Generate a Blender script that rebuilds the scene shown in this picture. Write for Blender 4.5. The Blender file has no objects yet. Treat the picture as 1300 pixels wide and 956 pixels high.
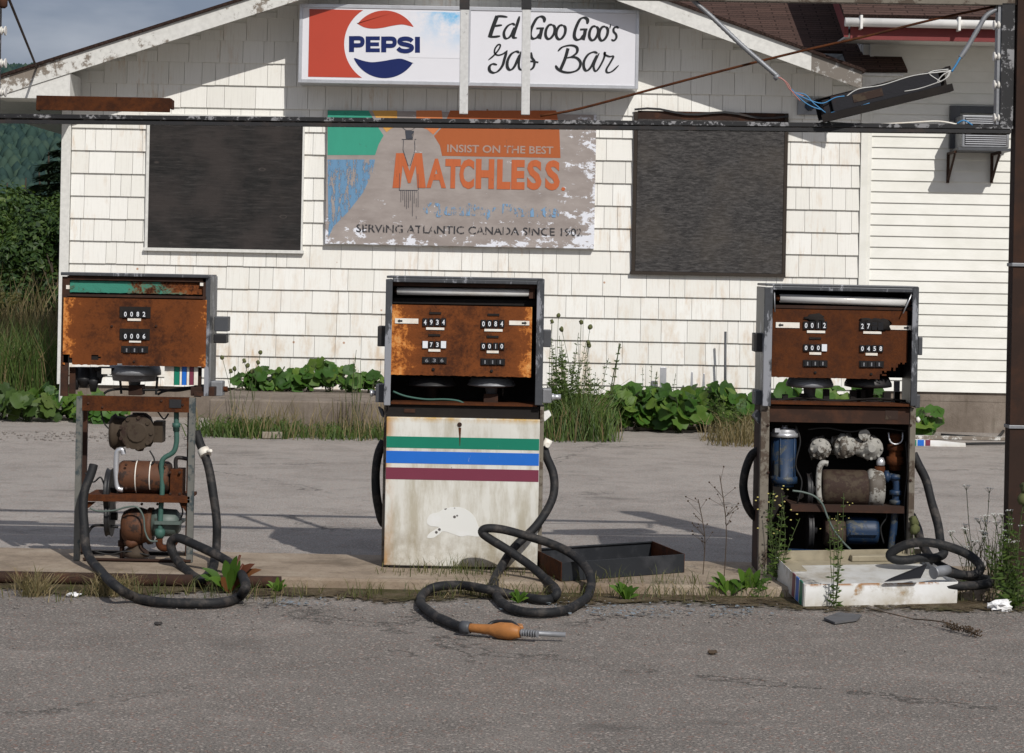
import bpy, math, random
from mathutils import Vector, Matrix, noise
R = random.Random(7)
D = bpy.data
scene = bpy.context.scene
col = scene.collection
F, H, ROLL = 2904.0, 1.5, math.radians(1.1)
CR, SR = math.cos(ROLL), math.sin(ROLL)

# ------------------------------------------------------------------ measuring
def P(px, py, Y):
    u, v = px-650, py-340
    return Vector(((u*CR+v*SR)*Y/F, Y, H-(-u*SR+v*CR)*Y/F))
def G(px, py, z=0.0):
    u, v = px-650, py-340
    Y = (H-z)*F/(-u*SR+v*CR)
    return P(px, py, Y)

# ------------------------------------------------------------------ materials
class NT:
    def __init__(s, name):
        s.m = D.materials.new(name); s.m.use_nodes = True
        s.t = s.m.node_tree; s.b = s.t.nodes['Principled BSDF']; s.out = s.t.nodes['Material Output']
        s.co = s.t.nodes.new('ShaderNodeTexCoord').outputs['Object']
    def n(s, typ, **kw):
        nd = s.t.nodes.new(typ)
        for k, v in kw.items():
            if k in nd.inputs.keys(): s.put(nd.inputs[k], v)
            else: setattr(nd, k, v)
        return nd
    def put(s, inp, v):
        if isinstance(v, bpy.types.NodeSocket): s.t.links.new(v, inp)
        elif isinstance(v, (tuple, list)) and len(v) == 3 and inp.type == 'RGBA': inp.default_value = (*v, 1)
        else: inp.default_value = v
    def noise(s, scale, detail=5, rough=.55, co=None, dist=0):
        nd = s.n('ShaderNodeTexNoise', Scale=scale, Detail=detail, Roughness=rough, Distortion=dist)
        s.t.links.new(co or s.co, nd.inputs['Vector']); return nd.outputs['Fac']
    def vor(s, scale, co=None, out='Distance', feature='F1'):
        nd = s.n('ShaderNodeTexVoronoi', Scale=scale); nd.feature = feature
        s.t.links.new(co or s.co, nd.inputs['Vector']); return nd.outputs[out]
    def scaleco(s, x, y, z, co=None):
        nd = s.n('ShaderNodeMapping'); nd.inputs['Scale'].default_value = (x, y, z)
        s.t.links.new(co or s.co, nd.inputs['Vector']); return nd.outputs[0]
    def ramp(s, fac, stops):
        nd = s.n('ShaderNodeValToRGB'); cr = nd.color_ramp
        while len(cr.elements) < len(stops): cr.elements.new(.5)
        for e, (p, c) in zip(cr.elements, stops):
            e.position = p; e.color = (*c, 1) if isinstance(c, tuple) else (c, c, c, 1)
        s.t.links.new(fac, nd.inputs[0]); return nd.outputs[0]
    def mix(s, fac, a, b, mode='MIX'):
        nd = s.n('ShaderNodeMix', data_type='RGBA', blend_type=mode)
        s.put(nd.inputs[0], fac); s.put(nd.inputs[6], a); s.put(nd.inputs[7], b); return nd.outputs[2]
    def math(s, op, a, b=0.0, clamp=False):
        nd = s.n('ShaderNodeMath', operation=op, use_clamp=clamp)
        s.put(nd.inputs[0], a); s.put(nd.inputs[1], b); return nd.outputs[0]
    def island(s):
        return s.n('ShaderNodeNewGeometry').outputs['Random Per Island']
    def xyz(s, co=None):
        nd = s.n('ShaderNodeSeparateXYZ'); s.t.links.new(co or s.co, nd.inputs[0]); return nd.outputs
    def bump(s, h, strength=.5, dist=.01):
        nd = s.n('ShaderNodeBump', Strength=strength, Distance=dist, Height=h)
        s.t.links.new(nd.outputs[0], s.b.inputs['Normal'])
    def done(s, color, rough=.7, metal=0.0, spec=.4):
        s.put(s.b.inputs['Base Color'], color); s.put(s.b.inputs['Roughness'], rough)
        s.put(s.b.inputs['Metallic'], metal); s.b.inputs['Specular IOR Level'].default_value = spec
        return s.m

M = {}
def simple(name, c, rough=.6, metal=0, var=.25, sc=14, dirt=(.05, .04, .03), dirtamt=.3, bump=.15):
    t = NT(name)
    a = t.noise(sc); b = t.noise(sc*6, 3)
    c1 = t.mix(t.math('MULTIPLY', a, var*2), c, tuple(x*.45 for x in c))
    m = t.ramp(t.noise(sc*.45, 8, .7), [(.5, 0.0), (.72, 1.0)])
    c2 = t.mix(t.math('MULTIPLY', m, dirtamt), c1, dirt)
    t.bump(b, bump, .004)
    M[name] = t.done(c2, rough, metal); return M[name]

def rust(name, paint=None, amt=.5, dark=.5, sc=9, edge=0.0, orange=.62, tone=1.0):
    """rusted sheet; paint = colour of what is left of the paint, amt = how much of it"""
    t = NT(name)
    n1 = t.noise(sc, 12, .78, dist=.35); n2 = t.noise(sc*7, 6, .7); n3 = t.noise(sc*.35, 3, .5)
    f = t.math('ADD', t.math('MULTIPLY', n1, .68), t.math('MULTIPLY', n2, .32))
    if edge:
        g = t.n('ShaderNodeTexCoord').outputs['Generated']; x = t.xyz(g)
        e = t.math('ABSOLUTE', t.math('SUBTRACT', x[0], .52))
        e = t.math('MULTIPLY', t.math('POWER', t.math('MULTIPLY', e, 2.0), 3.0), edge)
        f = t.math('ADD', f, e)
    c = t.ramp(f, [(.28, (.018, .008, .005)), (.44, tuple(v*dark*2 for v in (.075, .024, .009))),
                   (.55, (.21*tone, .062*tone, .016*tone)), (orange-.02, (.26*tone, .075*tone, .018*tone)), (orange+.03, (.50, .17, .035)), (min(orange+.13, 1), (.74, .38, .13))])
    c = t.mix(t.ramp(n2, [(.55, 0.0), (.75, .55)]), c, (.03, .012, .008))
    if paint:
        pm = t.ramp(t.math('ADD', t.math('MULTIPLY', n1, .5), t.math('MULTIPLY', n3, .5)), [(1-amt-.02, 0.0), (1-amt+.03, 1.0)])
        c = t.mix(pm, c, paint)
    t.bump(n2, .45, .006)
    M[name] = t.done(c, .85, 0, .2); return M[name]

def chipped(name, c, under, amt=.42, sc=12, rough=.5, metal=0.0, streak=False):
    t = NT(name)
    co = t.scaleco(1, 1, .25) if streak else t.co
    n1 = t.noise(sc, 10, .75, co); n2 = t.noise(sc*.3, 4)
    f = t.math('ADD', t.math('MULTIPLY', n1, .65), t.math('MULTIPLY', n2, .35))
    k = t.ramp(f, [(1-amt-.015, 0.0), (1-amt+.015, 1.0)])
    base = t.mix(t.noise(sc*4), c, tuple(v*.6 for v in c))
    t.bump(k, .3, .002)
    M[name] = t.done(t.mix(k, base, under), rough, metal); return M[name]

def foliage(name, a, b, c, trans=.25, rough=.55):
    t = NT(name)
    i = t.island()
    colr = t.ramp(i, [(0, a), (.5, b), (1, c)])
    colr = t.mix(t.math('MULTIPLY', t.noise(25), .5), colr, tuple(v*.4 for v in b))
    t.done(colr, rough, 0, .35)
    tr = t.n('ShaderNodeBsdfTranslucent'); t.put(tr.inputs[0], t.mix(.5, colr, (c[0]*1.6, c[1]*1.7, c[2])))
    mx = t.n('ShaderNodeMixShader'); mx.inputs[0].default_value = trans
    t.t.links.new(t.b.outputs[0], mx.inputs[1]); t.t.links.new(tr.outputs[0], mx.inputs[2])
    t.t.links.new(mx.outputs[0], t.out.inputs[0])
    M[name] = t.m; return t.m

# white painted wooden shingles, a tone and a stain for each
t = NT('shingle_paint')
i = t.island(); gr = t.noise(9, 6, .7, t.scaleco(9, 1, .35))
c = t.ramp(i, [(0, (.70, .69, .65)), (.08, (.73, .72, .675)), (.6, (.755, .745, .705)), (1, (.785, .78, .745))])
st = t.math('MULTIPLY', t.ramp(t.noise(1.4, 5, .65), [(.50, 0.0), (.68, 1.0)]), t.ramp(t.noise(5, 6, .7, t.scaleco(3, 1, .5)), [(.5, 0.0), (.66, 1.0)]))
c = t.mix(t.math('MULTIPLY', st, .75), c, (.50, .33, .18))
z = t.xyz()[2]
low = t.ramp(t.math('MULTIPLY', t.math('SUBTRACT', 1.7, z), .8), [(0, 0.0), (1, 1.0)])
st2 = t.math('MULTIPLY', low, t.ramp(t.noise(3.2, 5, .7, t.scaleco(2.2, 1, .8)), [(.5, 0.0), (.7, .8)]))
c = t.mix(st2, c, (.52, .38, .24))
c = t.mix(t.ramp(gr, [(.52, 0.0), (.75, .35)]), c, (.42, .40, .36))
spots = t.ramp(t.vor(3.4), [(.025, 1.0), (.05, 0.0)])
c = t.mix(t.math('MULTIPLY', spots, .8), c, (.33, .13, .04))
t.bump(t.noise(14, 5, .6, t.scaleco(10, 1, .3)), .35, .004); M['shingle'] = t.done(c, .75, 0, .25)

t = NT('siding_paint')
c = t.ramp(t.noise(3.5, 6, .65, t.scaleco(.6, 1, 1)), [(.3, (.66, .655, .60)), (.6, (.76, .755, .71))])
spots = t.ramp(t.vor(3.1), [(.02, 1.0), (.04, 0.0)])
c = t.mix(t.math('MULTIPLY', spots, .7), c, (.3, .18, .08)); t.bump(t.noise(60, 3, .6, t.scaleco(.1, 1, 1)), .12, .003)
M['siding'] = t.done(c, .55, 0, .3)

chipped('white_trim', (.78, .775, .74), (.27, .24, .20), .37, 7, .7)
chipped('white_trim_worn', (.74, .735, .70), (.20, .17, .14), .475, 5, .8)
chipped('white_trim_grey', (.50, .49, .47), (.17, .15, .13), .55, 6, .8)

t = NT('plywood_weathered')
g1 = t.noise(11, 7, .7, t.scaleco(.55, 1, 5.5), dist=.35); g2 = t.noise(1.8, 6, .65)
c = t.ramp(g1, [(.30, (.010, .010, .010)), (.5, (.021, .020, .020)), (.66, (.040, .037, .036)), (.80, (.09, .082, .08))])
c = t.mix(t.ramp(g2, [(.42, 0.0), (.62, .75)]), c, (.045, .038, .036))
kn = t.vor(2.3); c = t.mix(t.ramp(kn, [(.03, .95), (.07, 0.0)]), c, (.010, .005, .004))
c = t.mix(t.ramp(t.vor(2.9, t.scaleco(.8, 1, 1.7)), [(.05, .0), (.07, .5), (.10, 0.0)]), c, (.09, .075, .07))
t.bump(g1, .5, .004); M['plywood'] = t.done(c, .85, 0, .2)
t = NT('plywood_grey')
g1 = t.noise(14, 8, .8, t.scaleco(1.0, 1, 4.5), dist=.3); g2 = t.noise(1.5, 5)
c = t.ramp(g1, [(.30, (.012, .012, .013)), (.48, (.045, .043, .043)), (.66, (.105, .10, .098))])
c = t.mix(t.ramp(g2, [(.5, 0.0), (.75, .5)]), c, (.10, .085, .07))
t.bump(g1, .6, .004); M['plywood_grey'] = t.done(c, .9, 0, .15)
simple('dark_wood', (.035, .026, .02), .85)

# asphalt
t = NT('asphalt')
y = t.xyz()[1]
fine = t.noise(105, 7, .85); vo = t.vor(120, out='Color'); big = t.noise(.55, 6, .65); mid = t.noise(2.4, 9, .75)
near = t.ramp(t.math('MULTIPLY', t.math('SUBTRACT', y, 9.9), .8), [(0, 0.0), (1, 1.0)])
b0 = t.mix(near, (.185, .168, .152), (.36, .332, .305))  # paler beyond the island: brightening at grazing angle painted into the colour
c = t.mix(t.ramp(big, [(.35, 0.0), (.7, .55)]), b0, t.mix(.5, b0, (.05, .045, .043)))
c = t.mix(t.ramp(mid, [(.42, .30), (.52, 0.0)]), c, (.085, .075, .068))
c = t.mix(t.ramp(t.noise(1.3, 8, .75), [(.52, 0.0), (.68, .35)]), c, (.38, .335, .30))
c = t.mix(t.ramp(fine, [(.51, 0.0), (.63, .95)]), c, (.42, .37, .32))
c = t.mix(t.ramp(fine, [(.38, .95), (.485, 0.0)]), c, (.022, .02, .019))
sep = t.n('ShaderNodeSeparateColor'); t.t.links.new(vo, sep.inputs[0])
c = t.mix(t.ramp(sep.outputs[0], [(.90, 0.0), (.96, .8)]), c, (.42, .37, .33))
c = t.mix(t.ramp(sep.outputs[1], [(.93, 0.0), (.97, .6)]), c, (.26, .12, .08))
# tar seams along the lot
seam = t.math('ABSOLUTE', t.math('SUBTRACT', t.math('ADD', y, t.math('MULTIPLY', t.noise(.9, 3), .5)), 17.8))
cr = t.vor(.42, co=t.scaleco(1, .8, 1), feature='DISTANCE_TO_EDGE')
wob = t.math('ADD', cr, t.math('MULTIPLY', t.math('SUBTRACT', t.noise(4, 6, .7), .5), .22))
c = t.mix(t.math('MULTIPLY', t.ramp(t.math('ABSOLUTE', wob), [(.0, .9), (.006, 0.0)]), t.ramp(t.noise(.7, 3), [(.45, 0.0), (.55, 1.0)])), c, (.03, .028, .025))
c = t.mix(t.ramp(t.noise(.8, 6, .7, t.scaleco(.8, 1.3, 1)), [(.60, 0.0), (.68, .45)]), c, (.06, .055, .05))
t.bump(t.math('ADD', fine, t.math('MULTIPLY', t.vor(120), .6)), .7, .006); M['asphalt'] = t.done(c, .88, 0, .25)

t = NT('island_concrete')
c = t.ramp(t.noise(4, 8, .7), [(.3, (.17, .135, .10)), (.5, (.30, .24, .18)), (.7, (.38, .32, .25))])
c = t.mix(t.ramp(t.noise(90, 4, .8), [(.5, 0.0), (.7, .6)]), c, (.12, .09, .07))
c = t.mix(t.ramp(t.noise(1.3, 5, .6), [(.5, 0.0), (.7, .65)]), c, (.13, .085, .05))
t.bump(t.noise(50, 6, .7), .6, .01); M['concrete'] = t.done(c, .9, 0, .2)
t = NT('foundation_concrete')
c = t.ramp(t.noise(2.2, 8, .7), [(.3, (.13, .105, .085)), (.55, (.21, .175, .145)), (.75, (.28, .25, .21))])
c = t.mix(t.ramp(t.noise(6, 5, .7, t.scaleco(3, 1, .4)), [(.5, 0.0), (.7, .5)]), c, (.10, .08, .06))
t.bump(t.noise(40, 6, .7), .5, .01); M['foundation'] = t.done(c, .9, 0, .2)
t = NT('dirt_moss')
c = t.ramp(t.noise(7, 9, .75), [(.3, (.035, .028, .016)), (.45, (.085, .062, .035)), (.58, (.15, .115, .07)), (.7, (.20, .17, .13))])
c = t.mix(t.ramp(t.noise(3.1, 5, .6), [(.48, 0.0), (.62, .75)]), c, (.062, .060, .018))
c = t.mix(t.ramp(t.noise(80, 4, .8), [(.55, 0.0), (.7, .6)]), c, (.26, .23, .19))
t.bump(t.noise(45, 8, .75), 1.0, .02); M['dirt'] = t.done(c, .95, 0, .15)
yy_ = t.xyz()[1]
f_ = t.math('ADD', t.math('MULTIPLY', t.math('SUBTRACT', yy_, 10.22), 1.6), t.math('MULTIPLY', t.math('SUBTRACT', t.noise(1.6, 3), .5), 1.3))
f_ = t.math('ADD', f_, t.math('MULTIPLY', t.math('SUBTRACT', t.noise(22, 8, .75), .5), 1.6))
tr_ = t.n('ShaderNodeBsdfTransparent'); mx_ = t.n('ShaderNodeMixShader'); t.t.links.new(t.ramp(f_, [(.0, 1.0), (.12, 0.0)]), mx_.inputs[0])
t.t.links.new(t.b.outputs[0], mx_.inputs[1]); t.t.links.new(tr_.outputs[0], mx_.inputs[2]); t.t.links.new(mx_.outputs[0], t.out.inputs[0])
t = NT('grassland')
c = t.ramp(t.noise(1.5, 8, .7), [(.3, (.03, .04, .012)), (.55, (.07, .08, .025)), (.75, (.16, .13, .06))])
t.bump(t.noise(9, 8, .8), 1, .1); M['field'] = t.done(c, .95, 0, .1)
t = NT('forest_hillside')
v = t.vor(.085); v2 = t.noise(.012, 5, .6); v3 = t.noise(.25, 4, .7)
c = t.ramp(v, [(.0, (.040, .070, .055)), (.45, (.022, .042, .040)), (1, (.008, .018, .022))])
c = t.mix(t.ramp(v2, [(.4, 0.0), (.7, .8)]), c, (.016, .036, .048))
c = t.mix(t.ramp(v3, [(.5, 0.0), (.8, .5)]), c, (.055, .085, .05))
c = t.mix(.30, c, (.045, .075, .10))  # distance haze painted in: blue-grey mixed over the forest colour
t.bump(t.math('SUBTRACT', 1.0, v), 1.0, 6.0); M['hill'] = t.done(c, 1.0, 0, .0)

t = NT('roof_shingles')
zc = t.xyz()
br = t.n('ShaderNodeTexBrick', Scale=1.0); br.inputs['Brick Width'].default_value = .30; br.inputs['Row Height'].default_value = .062
br.inputs['Mortar Size'].default_value = .008; br.offset = .5
br.inputs['Color1'].default_value = (.078, .048, .040, 1); br.inputs['Color2'].default_value = (.046, .030, .026, 1); br.inputs['Mortar'].default_value = (.012, .008, .007, 1)
t.t.links.new(t.co, br.inputs['Vector'])
c = t.mix(t.ramp(t.noise(60, 5, .8), [(.4, 0.0), (.7, .5)]), br.outputs[0], (.14, .085, .07))
t.bump(br.outputs[1], -.8, .01); M['roof'] = t.done(c, .95, 0, .1)
simple('barn_red', (.20, .035, .035), .7, var=.2, dirtamt=.25)
simple('gutter_white', (.78, .77, .74), .4, var=.05, dirtamt=.15)

simple('aluminium', (.62, .63, .66), .35, .6, var=.12, dirtamt=.2)
simple('aluminium_dull', (.30, .31, .33), .5, .4, var=.3, dirtamt=.45)
chipped('steel_trim', (.085, .09, .10), (.30, .31, .34), .46, 13, .4, .3, streak=True)
chipped('grey_post', (.20, .175, .14), (.07, .05, .035), .48, 8, .7)
chipped('teal_grey_post', (.16, .16, .145), (.04, .055, .06), .46, 9, .7)
chipped('black_paint', (.016, .016, .018), (.24, .24, .25), .455, 24, .5)
simple('tray_paint', (.022, .025, .03), .5, var=.4, sc=5, dirt=(.12, .12, .13), dirtamt=.5)
simple('black_metal', (.02, .02, .022), .5, var=.3, dirt=(.09, .05, .03), dirtamt=.35)
simple('bracket_grey', (.075, .08, .09), .5, var=.3, dirtamt=.3)
simple('dark_rust', (.045, .02, .012), .9, var=.6, sc=10, dirt=(.14, .05, .02), dirtamt=.5)
simple('very_dark', (.012, .009, .008), .9, var=.4, dirtamt=.2)
simple('rubber', (.009, .0095, .011), .7, var=.3, dirt=(.12, .10, .085), dirtamt=.6, sc=26, bump=.4)
rust('rust_face_spotted', None, dark=.36, sc=7, edge=.20, orange=.70, tone=.62)
rust('rust_face_orange', None, dark=.42, sc=9, edge=.20, orange=.66, tone=.72)
rust('rust_face_brown', None, dark=.36, sc=10, orange=.85, tone=.42)
rust('rust_beam', None, dark=.3, sc=12, orange=.85, tone=.42)
rust('rust_red', None, dark=.25, sc=5, orange=.95, tone=.38)
rust('rust_green', (.045, .22, .16), .505, dark=.2, sc=10, orange=.9)
simple('rust_column', (.038, .018, .011), .9, var=.6, sc=5, dirt=(.10, .035, .012), dirtamt=.5)
rust('rust_black_paint', (.022, .022, .026), .56, dark=.35, sc=6, orange=.85)
chipped('white_post_paint', (.70, .70, .69), (.09, .085, .08), .41, 14, .6)
chipped('teal_pipe', (.05, .13, .105), (.06, .055, .04), .40, 22, .6)
chipped('greengrey_casting', (.11, .145, .13), (.05, .05, .04), .42, 16, .5)
chipped('blue_paint', (.013, .036, .085), (.05, .055, .055), .48, 26, .5)
chipped('white_casting', (.40, .39, .36), (.09, .075, .06), .48, 20, .6)
chipped('rust_drum', (.115, .045, .02), (.03, .016, .011), .50, 10, .7)
chipped('tan_drum', (.062, .043, .027), (.03, .015, .01), .5, 8, .8)
simple('glass_tube', (.70, .70, .69), .25, var=.15, dirt=(.3, .2, .1), dirtamt=.35)
simple('label_white', (.80, .77, .70), .6, var=.1, dirt=(.45, .25, .1), dirtamt=.4, sc=30)
simple('digit_white', (.75, .78, .82), .5, var=.1, dirtamt=.1)
simple('digit_black', (.008, .008, .01), .4, var=.1, dirtamt=.1)
simple('paint_black', (.010, .012, .014), .45, var=.1, dirtamt=.05)

# door enamel with grime; stripes are flat strips laid on it
t = NT('pump_enamel')
z = t.xyz()[2]
c = t.ramp(t.noise(2.5, 6, .6), [(.3, (.55, .535, .485)), (.6, (.68, .675, .63))])
c = t.mix(t.math('MULTIPLY', t.ramp(t.noise(4.5, 8, .72, t.scaleco(2.5, 1, .5)), [(.45, 0.0), (.65, 1.0)]), .6), c, (.30, .25, .15))
g = t.xyz(t.n('ShaderNodeTexCoord').outputs['Generated'])
lowg = t.math('MULTIPLY', t.ramp(g[2], [(.0, 1.0), (.35, 0.0)]), t.ramp(t.noise(7, 8, .7), [(.42, 0.0), (.62, .85)]))
c = t.mix(lowg, c, (.22, .17, .10))
edg = t.math('MULTIPLY', t.ramp(g[0], [(.0, 1.0), (.07, 0.0)]), t.ramp(t.noise(9, 6, .7, t.scaleco(1, 1, .4)), [(.4, 0.0), (.6, 1.0)]))
c = t.mix(edg, c, (.42, .22, .07))
topg = t.math('MULTIPLY', t.ramp(g[2], [(.96, 0.0), (1.0, 1.0)]), t.ramp(t.noise(9, 6, .7), [(.4, 0.0), (.6, 1.0)]))
c = t.mix(topg, c, (.5, .3, .06))
chip = t.ramp(t.noise(24, 6, .7), [(.715, 0.0), (.73, 1.0)])
c = t.mix(chip, c, (.05, .04, .035)); t.bump(t.noise(6, 3), .1, .01); M['enamel'] = t.done(c, .38, 0, .5)
t = NT('pan_enamel')
c = t.ramp(t.noise(3, 6, .6), [(.3, (.66, .66, .63)), (.6, (.80, .81, .82))])
c = t.mix(t.ramp(t.noise(3.4, 7, .7), [(.52, 0.0), (.64, .85)]), c, (.34, .29, .20))
c = t.mix(t.ramp(t.noise(7, 7, .75), [(.60, 0.0), (.68, .9)]), c, (.33, .17, .05))
g = t.xyz(t.n('ShaderNodeTexCoord').outputs['Generated'])
k_ = t.math('MULTIPLY', t.ramp(g[2], [(.0, 1.0), (.75, 0.0)]), t.ramp(t.noise(8, 7, .7), [(.36, .25), (.6, 1.0)]))
c = t.mix(t.math('MULTIPLY', k_, .8), c, (.36, .30, .20))
k_ = t.math('MULTIPLY', t.ramp(g[2], [(.88, 0.0), (.98, 1.0)]), t.ramp(t.noise(11, 7, .7), [(.46, 0.0), (.54, 1.0)]))
c = t.mix(k_, c, (.32, .14, .035))
t.bump(t.noise(9, 4), .2, .01); M['pan'] = t.done(c, .35, 0, .5)
simple('pan_inside', (.66, .66, .64), .4, var=.3, sc=7, dirt=(.25, .20, .12), dirtamt=.9)
simple('pan_grime', (.40, .35, .25), .6, var=.5, dirt=(.12, .09, .05), dirtamt=.6)
t = NT('bear_white')
c = t.mix(t.ramp(t.vor(26), [(.16, 1.0), (.2, 0.0)]), (.68, .685, .66), (.10, .09, .085))
c = t.mix(t.ramp(t.noise(9), [(.40, 1.0), (.48, 0.0)]), c, (.70, .705, .69)); M['bear'] = t.done(c, .4)
def stripe(name, c):
    t = NT(name); k = t.ramp(t.noise(18, 8, .75, t.scaleco(2, 1, .6)), [(.66, 0.0), (.70, .8)])
    cc = t.mix(k, c, (.62, .60, .53)); cc = t.mix(t.math('MULTIPLY', t.noise(5, 6, .7), .5), cc, tuple(v*.55 for v in c))
    M[name] = t.done(cc, .4, 0, .4)
stripe('stripe_green', (.006, .20, .125)); stripe('stripe_blue', (.015, .15, .60)); stripe('stripe_maroon', (.19, .035, .065))
simple('nozzle_orange', (.42, .17, .045), .5, var=.3, dirt=(.10, .05, .02), dirtamt=.6, sc=25)

# signs
simple('sign_white', (.70, .70, .74), .25, var=.04, sc=3, dirtamt=.05, bump=.02)
simple('sign_red', (.46, .062, .035), .3, var=.08, sc=4, dirtamt=.05, bump=.02)
simple('sign_navy', (.008, .018, .105), .3, var=.1, sc=5, dirtamt=.0, bump=.02)
t = NT('sign_cloud_print')
g = t.xyz(t.n('ShaderNodeTexCoord').outputs['Generated'])
k = t.math('MULTIPLY', t.ramp(t.noise(5, 7, .65), [(.40, 0.0), (.58, 1.0)]), t.math('POWER', g[2], 1.6), )
k = t.math('MULTIPLY', k, t.math('POWER', g[0], .8))
M['cloud_print'] = t.done(t.mix(t.math('MULTIPLY', k, 1.25, True), (.70, .70, .74), (.10, .42, .72)), .25)
t = NT('board_paint_worn')
c = t.ramp(t.noise(2.5, 7, .65, t.scaleco(1, 1, 2.5)), [(.3, (.24, .205, .19)), (.7, (.36, .32, .30))])
g = t.xyz(t.n('ShaderNodeTexCoord').outputs['Generated'])
ex = t.math('POWER', t.math('MULTIPLY', t.math('ABSOLUTE', t.math('SUBTRACT', g[0], .42)), 1.75), 5.0)
ez = t.math('POWER', t.math('SUBTRACT', 1.0, g[2]), 7.0)
f = t.math('ADD', t.noise(7, 10, .74, t.scaleco(.8, 1, 1.5)), t.math('MULTIPLY', t.math('ADD', ex, ez), .13))
M['board'] = None
c = t.mix(t.ramp(f, [(.635, 0.0), (.66, 1.0)]), c, (.70, .72, .78)); t.bump(f, .2, .003); M['board'] = t.done(c, .6, 0, .3)
def board_paint(name, c, worn=.6, dark=.6, streak=2.0):
    t = NT(name)
    f = t.noise(9, 10, .75, t.scaleco(2.2, 1, .6)); br_ = t.noise(4, 6, .7, t.scaleco(5*streak, 1, .7))
    cc = t.mix(t.math('MULTIPLY', br_, .8), c, tuple(v*dark for v in c))
    t.done(cc, .6, 0, .3)
    tr = t.n('ShaderNodeBsdfTransparent'); mx = t.n('ShaderNodeMixShader')
    t.t.links.new(t.ramp(f, [(worn-.01, 0.0), (worn+.02, 1.0)]), mx.inputs[0])
    t.t.links.new(t.b.outputs[0], mx.inputs[1]); t.t.links.new(tr.outputs[0], mx.inputs[2]); t.t.links.new(mx.outputs[0], t.out.inputs[0])
    M[name] = t.m
board_paint('mb_green', (.04, .32, .22), .63, .75, .5)
board_paint('mb_yellow', (.62, .33, .08), .70, .8)
board_paint('mb_orange_pale', (.62, .20, .07), .70, .8)
board_paint('mb_orange_dark', (.40, .105, .03), .65, .8, .4)
board_paint('mb_orange', (.54, .135, .045), .63, .6)
board_paint('mb_blue', (.15, .30, .48), .52, .6, 3.0)
board_paint('mb_blue_worn', (.18, .32, .50), .475, .9)
board_paint('mb_black', (.04, .04, .045), .53, .9)
board_paint('mb_grey', (.36, .26, .22), .60, .9)
board_paint('mb_ink', (.05, .055, .07), .56, .9)

foliage('leaf_broad', (.022, .066, .009), (.048, .128, .014), (.13, .20, .03), .22, .55)
foliage('leaf_dark', (.015, .038, .009), (.032, .070, .014), (.065, .11, .022), .2)
foliage('leaf_mid', (.026, .055, .010), (.055, .105, .018), (.11, .16, .035), .25)
foliage('leaf_spruce', (.007, .018, .009), (.013, .030, .013), (.03, .05, .02), .1)
foliage('grass_green', (.030, .048, .010), (.07, .09, .020), (.19, .16, .07), .2)
foliage('grass_dry', (.06, .058, .020), (.15, .12, .05), (.30, .23, .12), .2)
foliage('grass_straw', (.07, .075, .025), (.20, .16, .075), (.34, .26, .14), .2)
foliage('weed', (.03, .055, .012), (.065, .115, .02), (.12, .18, .04), .25)
foliage('dock', (.035, .085, .010), (.07, .15, .015), (.13, .22, .03), .25)
foliage('dock_red', (.10, .025, .015), (.15, .05, .02), (.20, .11, .03), .2)
simple('stem_brown', (.07, .045, .025), .8); simple('stem_green', (.06, .085, .025), .7)
simple('flower_white', (.70, .72, .68), .8, var=.1, dirtamt=0); simple('flower_yellow', (.55, .48, .16), .7, dirtamt=0)
simple('seed_head', (.10, .11, .04), .9)
simple('bark', (.05, .038, .028), .95)
simple('wire_black', (.012, .012, .013), .6); simple('wire_white', (.6, .6, .58), .5); simple('wire_blue', (.06, .25, .50), .5); simple('wire_pink', (.45, .2, .18), .5)
simple('porcelain', (.72, .70, .66), .3, var=.1)
simple('wood_plank', (.34, .29, .23), .85, var=.5); simple('slate', (.13, .13, .135), .8, var=.4)
simple('debris_blue', (.22, .26, .29), .5, var=.4); simple('gravel_stone', (.30, .27, .245), .9, var=.5); simple('paper', (.78, .78, .78), .8, var=.1, dirtamt=.1)

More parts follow.
